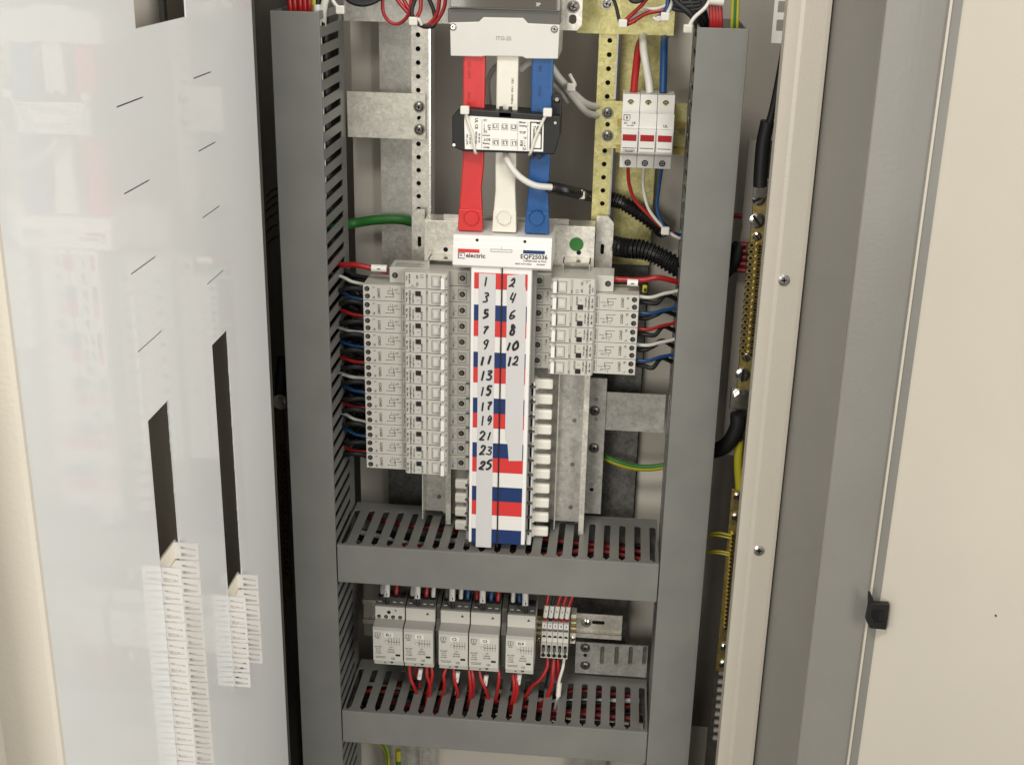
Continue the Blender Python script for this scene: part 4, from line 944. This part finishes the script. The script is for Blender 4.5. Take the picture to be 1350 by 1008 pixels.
def contactor(k):
    a, c = pxs[k]; pm = (a+c)/2; dy = (a-491.5)*.075   # pixel drop along the slanted row
    Yf = .030; x0 = X(a, 850, Yf)+.0003; x1 = X(c, 850, Yf)-.0003; cx = (x0+x1)/2
    ext = {0: 'leftmost, with five small round holes on its upper face', 1: 'second from left, marked C1', 2: 'third from left, marked C2', 3: 'fourth from left, marked C3', 4: 'rightmost and standing alone, marked ELR'}[k]
    T = thing('contactor', 'pale grey contactor on lower rail, ' + ext, 'contactor', (cx, .1, -.19), GK)
    pz = lambda py, Y: Z(660, py+12.4, Y)
    zA = -.1085; zU0 = -.1300; zF1 = -.1395; zF0 = -.1865; 
    zTop = pz(797, .048)
    b = MB()
    b.prism([(.100, zTop+.003), (.100, -.190), (.040, -.193), (.036, -.191), (.036, -.1840), (.030, -.1825), (.030, -.1350), (.031, -.1335), (.048, -.1305), (.048, zTop-.0004), (.049, zTop)], 'x', x0, x1, 'plastic', .0006)
    b.build('body', T)
    b = MB(); b.prism([(.0485, zTop-.0001), (.0800, zTop+.0050), (.0800, zTop+.0085), (.088, zTop+.0085), (.088, zTop+.0001), (.052, zTop-.0001)][:0] or [(.0490, zTop+.0001), (.0490, zTop+.0020), (.0760, zTop+.0060), (.092, zTop+.0060), (.092, zTop+.0001)], 'x', x0+.0001, x1-.0001, 'shroud_grey', .0004)
    for j in range(4):
        xx = x0+(x1-x0)*(.14+.24*j); b.box(xx-.0035, xx+.0035, .0655, .0762, zTop+.0010, zTop+.0075, 'hole')
        b.box(xx-.0022, xx+.0022, .0560, .0568, zTop+.0028, zTop+.0036, 'plastic_white')
    b.build('terminal_shroud', T)
    b = MB(); b.prism([(.0295, -.1352), (.0305, -.1336), (.0478, -.1306), (.0478, -.1296), (.0305, -.1320), (.0290, -.1350)], 'x', x0+.0002, x1-.0002, 'plastic_grey'); b.build('shaded_shoulder', T)  # grey colour paints the shading of the sloping top face
    b = MB(); Y = .0300
    b.front(cx+.0015, -.1425, Y, .0118, .0064, 'white_band'); b.text(names[k], .0052, cx+.0015, -.1425, Y-.0003, 'ink')
    x, z = x0+.0062, -.1430
    for dx, dz, w, h in ((-.0032, 0, .0007, .0060), (.0032, .0008, .0007, .0044), (0, -.003, .0066, .0007), (-.0005, .0028, .005, .0005), (0, 0, .001, .003), (0, -.0052, .005, .0009)): b.front(x+dx, z+dz, Y, w, h, 'ink_grey')
    for j in range(5):
        xx = cx+.0015+.0034*j; b.front(xx, -.1520, Y, .0004, .011, 'ink_grey'); b.front(xx+.0006, -.1520, Y, .0012, .0004, 'ink_grey')
    b.front(cx+.007, -.1525, Y, .0150, .0004, 'ink_grey'); b.cyl((cx-.0015, Y+.0002, -.1525), (0, -1, 0), .0022, .0004, 'ink_grey', 12); b.cyl((cx-.0015, Y+.0001, -.1525), (0, -1, 0), .0017, .0007, 'plastic_light', 12)
    for j, s in enumerate(('40A 400V', 'AC-7a', 'AC-7b', 'Uc 230V')): b.text(s, .0024, x0+.0068, -.1610-.0032*j, Y, 'ink_grey')
    for j, s in enumerate(('NO', '50/60Hz', 'IEC61095')): b.text(s, .0024, cx+.0045, -.1608-.0036*j, Y, 'ink_grey')
    b.front(x0+.0095, -.1755, Y, .0135, .0006, 'ink_grey'); b.front(x0+.0095, -.1775, Y, .0125, .0006, 'ink_grey'); b.text('CE', .0042, x1-.0130, -.1778, Y, 'ink_grey')
    b.front(x1-.0062, -.1722, Y, .0060, .0026, 'hole', .0005)
    b.cyl((cx+.004, .0362, -.1868), (0, -1, 0), .0022, .0006, 'dark_grey', 12); b.cyl((cx-.005, .0362, -.1884), (0, -1, 0), .0009, .0006, 'hole', 8)
    if k == 0:
        zz = zTop-.0155
        for j in range(4): b.cyl((x0+.0050+.0093*j, .0482, zz+.0012), (0, -1, 0), .0026, .0006, 'hole', 16); b.cyl((x0+.0050+.0093*j, .0476, zz+.0012), (0, -1, 0), .0018, .0003, 'steel_dark', 12)
        b.cyl((x0+.0182, .0482, zz+.0080), (0, -1, 0), .0024, .0006, 'hole', 16)
        b.front(x0+.027, zTop-.0045, .048, .002, .002, 'ink_grey')
    else:
        b.prism([(cx+.0075, zTop-.0075), (cx+.0115, zTop-.0075), (cx+.0095, zTop-.0045)], 'y', .0474, .0482, 'ink')
    b.build('printed_markings', T)
    # wires: tops
    cs = [('white', 'mark', 'red', None), ('white', 'mark', 'red', 'white'), ('dark', 'mark', 'white', 'blue'), ('red', 'mark', 'blue', 'red'), ('white', 'blue', 'mark', None)][k]
    for j, cc in enumerate(cs):
        if not cc: continue
        xx = x0+(x1-x0)*(.14+.24*j); zz = zTop+.004
        G = 'wires into the contactor tops'; nm = names[k]
        if cc == 'mark':
            T2 = thing('wire', 'dark wire with white marker sleeve into top of contactor marked %s' % nm, 'wire', (xx, .06, zz), G)
            MB().tube([(xx-.001, .085, zz+.055), (xx-.001, .068, zz+.030), (xx, .052, zz+.010), (xx+.002, .050, zz-.0002)], .0024, 'black_wire').build('insulation', T2)
            b = MB(); b.tube([(xx-.001, .062, zz+.022), (xx-.0002, .0525, zz+.008)], .0040, 'white_band'); b.front(xx-.0005, zz+.014, .0530, .0008, .005, 'ink'); b.build('marker_sleeve', T2)
        else:
            mm = {'white': 'white_wire', 'red': 'red_wire', 'blue': 'blue_wire', 'dark': 'dark_grey'}[cc]
            single('wire', MB().tube([(xx, .10, zz+.050), (xx, .082, zz+.025), (xx, .0705, zz+.008), (xx, .0700, zz-.001)], .0029, mm), '%s wire into top of contactor marked %s, %s terminal' % (cc, nm, ords[j]), 'wire', G)
    return x0, x1
CXs = [contactor(k) for k in range(5)]
for k, (pa, pb) in enumerate(((571.5, 577.5), (658, 666))):
    b = MB(); xa = CXs[1 if k == 0 else 3][1]+.0012; xb = CXs[2 if k == 0 else 4][0]-.0012
    b.prism([(.100, -.100), (.100, -.192), (.050, -.192), (.044, -.140), (.056, -.1300), (.056, -.108)], 'x', xa, xb, 'dark_grey', .0006)
    single('rail_spacer', b, 'dark grey spacer block between contactors marked %s' % ('C1 and C2' if k == 0 else 'C3 and ELR'), 'spacer')
# red control wires below contactors
GB = 'red wires below the contactors'
lows = [
 ([(539, 872, .05), (541, 893, .045), (546, 905, .045), (551, 918, .06)], 'below contactor C1, curving to the right'),
 ([(549, 874, .055), (549, 888, .055), (554, 905, .06)], 'below contactor C1, short and darker'),
 ([(563, 874, .05), (563, 890, .045), (567, 905, .045), (564, 925, .05)], 'below the right side of contactor C1'),
 ([(568, 874, .052), (570, 890, .047), (566, 905, .047), (562, 925, .055)], 'below the right edge of contactor C1'),
 ([(588, 880, .05), (585, 890, .045), (586, 902, .045), (582, 920, .055), (578, 930, .06)], 'below the left side of contactor C2'),
 ([(598, 880, .05), (599, 895, .045), (603, 912, .045), (602, 928, .06)], 'below the middle of contactor C2'),
 ([(618, 882, .05), (620, 898, .045), (620, 915, .045), (617, 932, .055)], 'between contactors C2 and C3, left of the pair'),
 ([(622, 882, .05), (624, 896, .045), (624, 908, .047), (618, 935, .06)], 'between contactors C2 and C3, right of the pair'),
 ([(632, 884, .05), (635, 897, .045), (641, 910, .045), (646, 930, .06)], 'below the left side of contactor C3'),
 ([(657, 880, .05), (658, 893, .045), (656, 908, .045), (653, 925, .055)], 'below the right edge of contactor C3'),
 ([(676, 888, .05), (678, 905, .045), (676, 920, .045), (671, 936, .055)], 'below contactor ELR, left of the pair'),
 ([(680, 888, .05), (682, 908, .045), (679, 922, .046), (673, 940, .055)], 'below contactor ELR, right of the pair'),
]
for pts, l in lows: wire(pts, 'red_wire', 'red control wire '+l, .0023, GB)
for px, py, l in ((553.5, 887, 'C1'), (602.5, 891, 'C2'), (640, 896, 'C3'), (684, 894, 'ELR')):
    T = thing('wire', 'black wire with white marker sleeve below contactor marked '+l, 'wire', tuple(at(px, py, .05)), 'sleeved wires below the contactors')
    MB().tube([at(px+1, py-16, .055), at(px, py, .050), at(px-4, py+16, .056), at(px-6, py+36, .07)], .0021, 'black_wire').build('insulation', T)
    b = MB(); A = at(px+1.2, py-6, .049); B = at(px-.8, py+7, .049); b.tube([A, B], .0031, 'label'); b.front((A.x+B.x)/2, (A.z+B.z)/2, .0463, .0009, .005, 'ink'); b.build('marker_sleeve', T)
# ------------------------------------------------------------------ terminal blocks
GT = 'feed-through terminal blocks beside the contactors'
for k in range(5):
    pa = 714.0+7.15*k; Y = .070
    x0 = X(pa, 840+.5*k, Y); x1 = X(pa+6.9, 840+.5*k, Y)
    cx = (x0+x1)/2; o_ = Z(735, 821, Y)
    T = thing('terminal_block', 'narrow beige terminal block, %s from left of five' % ords[k], 'terminal block', (cx, .105, o_-.06), GT)
    b = MB(); b.prism([(.100, o_+.002), (.072, o_), (.070, o_-.002), (.068, o_-.018), (.066, o_-.026), (.060, o_-.0265), (.058, o_-.046), (.064, o_-.0480), (.100, o_-.0480)], 'x', x0, x1-.0002, 'plastic', .0003); b.build('body', T)
    b = MB(); b.box(x0+.0004, x1-.0008, .0690, .0720, o_-.0080, o_-.0005, 'plastic_white', .0003); b.text(str(k+1), .0044, cx, o_-.0042, .0688, 'ink'); b.build('number_tag', T)
    b = MB(); b.box(x0+.0006, x1-.0010, .0668, .0695, o_-.0110, o_-.0092, 'dark_grey')
    b.cyl((cx, .0688, o_-.0205), (0, -1, 0), .0026, .0015, 'hole', 14); b.box(x0+.0014, x1-.0016, .0575, .0600, o_-.0360, o_-.0275, 'hole'); b.cyl((cx, .0588, o_-.0420), (0, -1, 0), .0026, .0012, 'hole', 14)
    b.box(x0+.0022, x1-.0024, .0560, .0585, o_-.0385, o_-.0300, 'dark_grey', .0003); b.build('clamp_holes', T)
    q = at(720.5+7.3*k+(2 if k == 4 else 0), 792, .07)
    T2 = thing('wire', 'red wire with white sleeve into terminal block, %s from left' % ords[k], 'wire', (cx, .07, o_), 'wires into the terminal block tops')
    MB().tube([(cx+.006+.002*k, .095, o_+.060), (cx+.004+.001*k, .084, o_+.040), (cx+.001, .077, o_+.018), (cx, .076, o_-.0002)], .0025, 'red_wire' if k != 1 else 'black_wire').build('insulation', T2)
    if k == 1: T2['label'] = 'black wire with white sleeve into terminal block tagged 2 from above'
    b = MB(); A = Vector((cx+.0018, .0775, o_+.0215)); B = Vector((cx, .0755, o_+.005)); b.tube([A, B], .0031, 'label'); b.front(cx+.001, o_+.013, .0738, .0009, .006, 'ink'); b.build('marker_sleeve', T2)
for k, px in enumerate((710.5, 755)):
    x = X(px, 840, .085); z1 = Z(735, 812 if k else 817, .085); b = MB()
    b.box(x-.0035, x+.0035, .085, .104, z1-.040, z1+.004, 'brass_dull' if k == 0 else 'cream', .0005)
    for j in range(3): b.box(x-.0042, x+.0042, .082, .0852, z1-.001-.0085*j-.004, z1-.001-.0085*j, 'cream' if k == 0 else 'brass_dull', .0004)
    T = thing('end_stop', 'beige end stop with screw %s of the terminal blocks' % ('left' if k == 0 else 'right'), 'end stop', (x, .1, z1-.04)); b.build('clamp_body', T)
    screw(T, (x, .0848, z1-.032), .0035, 'steel', cross=False)
wire([(722, 866, .075), (721, 880, .07), (712, 895, .066), (700, 905, .066), (690, 925, .07)], 'red_wire', 'red wire curving left from terminal block tagged 1 below', .0026, GB)
wire([(723.5, 866, .085), (723, 885, .08), (719, 905, .08)], 'black_wire', 'thin black wire dropping below terminal blocks', .0018, GB)
wire([(730, 868, .075), (729, 885, .068), (727, 902, .065), (720, 920, .066), (708, 932, .07)], 'red_wire', 'red wire curving from terminal block tagged 3 below', .0028, GB)
wire([(735, 868, .078), (736, 882, .075), (735, 895, .078)], 'red_wire', 'short red wire straight below terminal block tagged 4', .0026, GB)
b = None
T = thing('wire', 'white wire with shrink sleeve hanging from terminal block tagged 5', 'wire', tuple(at(744, 868, .072)), GB)
MB().tube([at(744, 866, .076), at(742, 880, .07), at(737, 898, .066), at(736, 915, .064), at(731, 935, .07)], .0021, 'white_wire').build('insulation', T)
MB().tube([at(737.5, 900, .066), at(736, 917, .064)], .0034, 'white_sleeve').build('shrink_sleeve', T)

# ================================================================== EARTH AND NEUTRAL BARS at right
def barx(px, py): return onx(px, py, .290)
def bar(label, pts, r_, n, m, rows, parts):
    pass
YB = .050
sp = MB(); A = at(1006, 185, .075); Bq = at(972, 600, .075); sp.box(A.x-.016, A.x+.02, .075, .079, Bq.z, A.z, 'liner'); single('bar_backplate', sp, 'pale upright backing plate behind the earth bar on the right', 'plate')
eb = thing('earth_bar', 'upper brass earth bar with two rows of screws beside right flange', 'earth bar', (.287, YB, .25), 'brass bars beside the right flange')
def bxz(px, py, Y=YB): q = at(px, py, Y); return q
t0 = at(1000, 255, YB); t1 = at(975, 515, YB)
b = MB(); b.box(.2785, .2985, YB, .056, t1.z, t0.z, 'brass_dull', .0008); b.build('bar', eb)
for i in range(18):
    t = i/17
    q = at(1001.5-11.5*t, 324+142*t, YB)
    b = MB(); b.cyl((q.x, YB+.0002, q.z), (0, -1, 0), .0046, .0032, 'brass', 16); b.cyl((q.x, YB-.0028, q.z), (0, -1, 0), .0020, .0004, 'hole', 10); b.build('clamp_screw', eb)
    q = at(990.0-12*t, 321+142*t, YB+.004)
    b = MB(); b.cyl((q.x, YB+.0015, q.z), (0, -1, 0), .0036, .0060, 'brass_dull', 14); b.cyl((q.x, YB-.0044, q.z), (0, -1, 0), .0020, .0004, 'hole', 10); b.build('clamp_screw', eb)
for px, py, r in ((1000, 262, .0078), (998, 291, .0088), (998, 312, .0050), (984, 471, .0050), (979, 494, .0085)): screw(eb, at(px, py, YB-.001), r, 'steel', cross=False, rot=.3+px*.7)
b = MB(); q = at(975, 521, YB-.002); b.box(q.x-.011, q.x+.011, YB-.006, YB-.002, q.z-.016, q.z+.010, 'steel', .001); b.cyl((q.x, YB-.006, q.z), (0, -1, 0), .0095, .002, 'steel', 24); b.cyl((q.x, YB-.008, q.z), (0, -1, 0), .0070, .005, 'steel', 6, smooth=False); b.build('cable_lug', eb)
b = MB(); q = at(1003, 254, YB-.002); b.box(q.x-.009, q.x+.009, YB-.005, YB-.001, q.z-.006, q.z+.016, 'steel', .001); b.build('cable_lug', eb)
wire([(1046, -40, .02), (1036, 50, .03), (1022, 130, .04), (1010, 178, .045)], 'black_wire', 'long thin black cable slanting down behind the right flange', .0042, cat='cable', name='cable')
wire([(1012, 160, .044), (1006, 190, .046), (1003, 225, .047), (1002, 246, .047)], 'black_wire', 'thick black sheathed cable end bolted on top of earth bar', .0080, cat='cable', name='cable')
wire([(973, 545, .046), (972, 562, .046), (962, 582, .05), (948, 592, .06), (930, 596, .08)], 'black_wire', 'thick black cable bending left from the earth bar lug', .0095, cat='cable', name='cable')
wire([(975, 580, .055), (973, 610, .055), (975, 645, .055)], 'yellow_wire', 'bare yellow earth cable below the earth bar lug', .0052, cat='cable', name='cable')
for k, (px, py) in enumerate(((977, 287), (984, 325), (983, 333.5), (982.5, 342), (982, 350.5), (981.5, 359))):
    p_ = at(px, py, .05)
    T = thing('wire', 'black wire with red boot in the upper earth bar, %s of the stack' % ords[k-1] if k else 'black wire with lone red boot beside the earth bar big bolt', 'wire', tuple(p_), 'booted wires into the earth bar')
    MB().tube([p_+Vector((-.048, .035, -.016)), p_+Vector((-.024, .016, -.004)), p_+Vector((-.004, .009, 0))], .0026, 'black_wire').build('insulation', T)
    MB().tube([p_+Vector((-.007, .010, 0)), p_+Vector((.002, .008, 0))], .0030, 'boot_red').build('red_boot', T)
wire([(950, 318, .09), (962, 327, .08), (972, 322, .07)], 'white_wire', 'short white wire crossing dark gap left of earth bar', .0026)
wire([(955, 360, .07), (968, 345, .06), (976, 320, .065)], 'black_wire', 'thick black cable in the dark gap left of earth bar', .0080, cat='cable', name='cable')
nb = thing('earth_bar', 'lower dull brass bar with toothed screw row beside right flange', 'earth bar', (.287, YB, -.15), 'brass bars beside the right flange')
b = MB(); ta = at(973, 645, YB); tb = at(953, 885, YB); b.box(.2830, .2990, YB, .056, tb.z, ta.z, 'brass_dull', .0008); b.build('bar', nb)
for i in range(24):
    t = i/23; q = at(966.5-10*t, 704+122*t, YB)
    b = MB(); b.cyl((q.x, YB+.0002, q.z), (0, -1, 0), .0028, .0050, 'brass', 12); b.cyl((q.x, YB-.0048, q.z), (0, -1, 0), .0014, .0003, 'hole', 8); b.build('clamp_screw', nb)
for px, py, r in ((973, 654, .0055), (970.5, 681, .0055), (956, 853, .0060), (954.5, 875, .0065)): screw(nb, at(px, py, YB-.001), r, 'steel', cross=False, rot=.2+px)
for k, py in enumerate((703, 707, 727, 730)):
    wire([(928, py+(-2 if k % 2 else 1), .06), (948, py-1, .052), (967, py+3, .048)], 'yellow_wire', 'thin yellow wire from right duct into lower brass bar, %s from top' % ords[k], .0013, 'yellow wires into the lower brass bar')
sl = thing('slotted_strip', 'steel ladder strip with square openings at the bottom right gap', 'strip', (.287, .06, -.3))
za = Z(952, 875, .06); zb = Z(943, 988, .06)
b = MB(); xq = X(948, 930, .06); hs = [rrect(xq-.0055, xq+.0055, za-.010-.0125*k-.0088, za-.010-.0125*k, .0008) for k in range(9)]
b.plate([(xq-.0095, zb), (xq+.012, zb), (xq+.012, za), (xq-.0095, za)], hs, .002, 'steel_dark', lambda u, v, d: (u, .060+d, v)); b.build('sheet', sl)
b = MB(); b.box(xq-.009, xq+.011, .064, .065, zb+.002, za-.002, 'liner'); b.build('pale_backing', sl)
sl = thing('slotted_strip', 'pale ladder strip with square openings at the top right gap', 'strip', (.3, .08, .6))
q = at(1032, 20, .08); b = MB()
hs = [rrect(q.x-.006, q.x+.006, q.z+.034-.0195*k-.012, q.z+.034-.0195*k, .001) for k in range(3)]
b.plate([(q.x-.010, q.z-.030), (q.x+.014, q.z-.030), (q.x+.014, q.z+.06), (q.x-.010, q.z+.06)], hs, .002, 'label', lambda u, v, d: (u, .08+d, v)); b.build('sheet', sl)
# neutral bar in the left gap
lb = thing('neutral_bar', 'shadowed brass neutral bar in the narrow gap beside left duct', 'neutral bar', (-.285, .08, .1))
b = MB(); ta = at(369, 540, .08); tb = at(384, 790, .08); b.box(ta.x-.008, ta.x+.004, .08, .086, tb.z, ta.z, 'brass_shaded', .0006); b.build('bar', lb)
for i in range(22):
    t = i/21; q = at(372.5+6*t, 588+170*t, .08); b = MB(); b.cyl((q.x-.001, .0802, q.z), (0, -1, 0),   .0036, .0055, 'brass_shaded', 12); b.cyl((q.x-.001, .0748, q.z), (0, -1, 0), .0018, .0003, 'hole', 8); b.build('clamp_screw', lb)
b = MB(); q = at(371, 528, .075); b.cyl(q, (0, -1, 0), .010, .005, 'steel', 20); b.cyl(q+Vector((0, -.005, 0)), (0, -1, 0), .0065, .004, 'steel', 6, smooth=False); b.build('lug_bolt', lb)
wire([(374, 470, .09), (371, 500, .08), (371, 520, .078)], 'black_wire', 'thick black cable onto the neutral bar in left gap', .0080, cat='cable', name='cable')
for k, py in enumerate((252, 262, 272, 285, 300, 316)):
    wire([(352, py+6, .10), (361, py-2, .08), (375, py-7, .075), (392, py-6, .09)], 'brass_dull', 'thin yellowish wire crossing the narrow gap beside left duct', .0014, 'thin wires crossing the left gap')

# pieces that belong to a part hang one level deeper
DEEP = {'printed_markings': 'body', 'number_tag': 'body', 'cover_print': 'top_cover', 'handwritten_numbers': 'spine', 'label_tape': 'spine', 'colour_bands': 'spine', 'centre_line': 'spine',
        'red_window': 'fuse_carrier', 'bolt_cap': 'end_boot', 'busbar_finger': 'finger_housing', 'toggle': 'toggle_frame', 'printed_label': 'case', 'moulded_mark': 'terminal_cover', 'dark_backing': 'rail_face'}
for root in [o for o in COL.objects if o.parent is None and o.type == 'EMPTY']:
    kids = list(root.children); base = lambda o: o.name.split('.')[0]
    for cn, pn in DEEP.items():
        cs = [k for k in kids if base(k) == cn]; ps = [k for k in kids if base(k) == pn]
        for i, c in enumerate(cs):
            if ps: c.parent = ps[min(i, len(ps)-1)]

# ------------------------------------------------------------------ labels of copies kept, clean helper property
for o in bpy.data.objects:
    if '_o' in o: del o['_o']
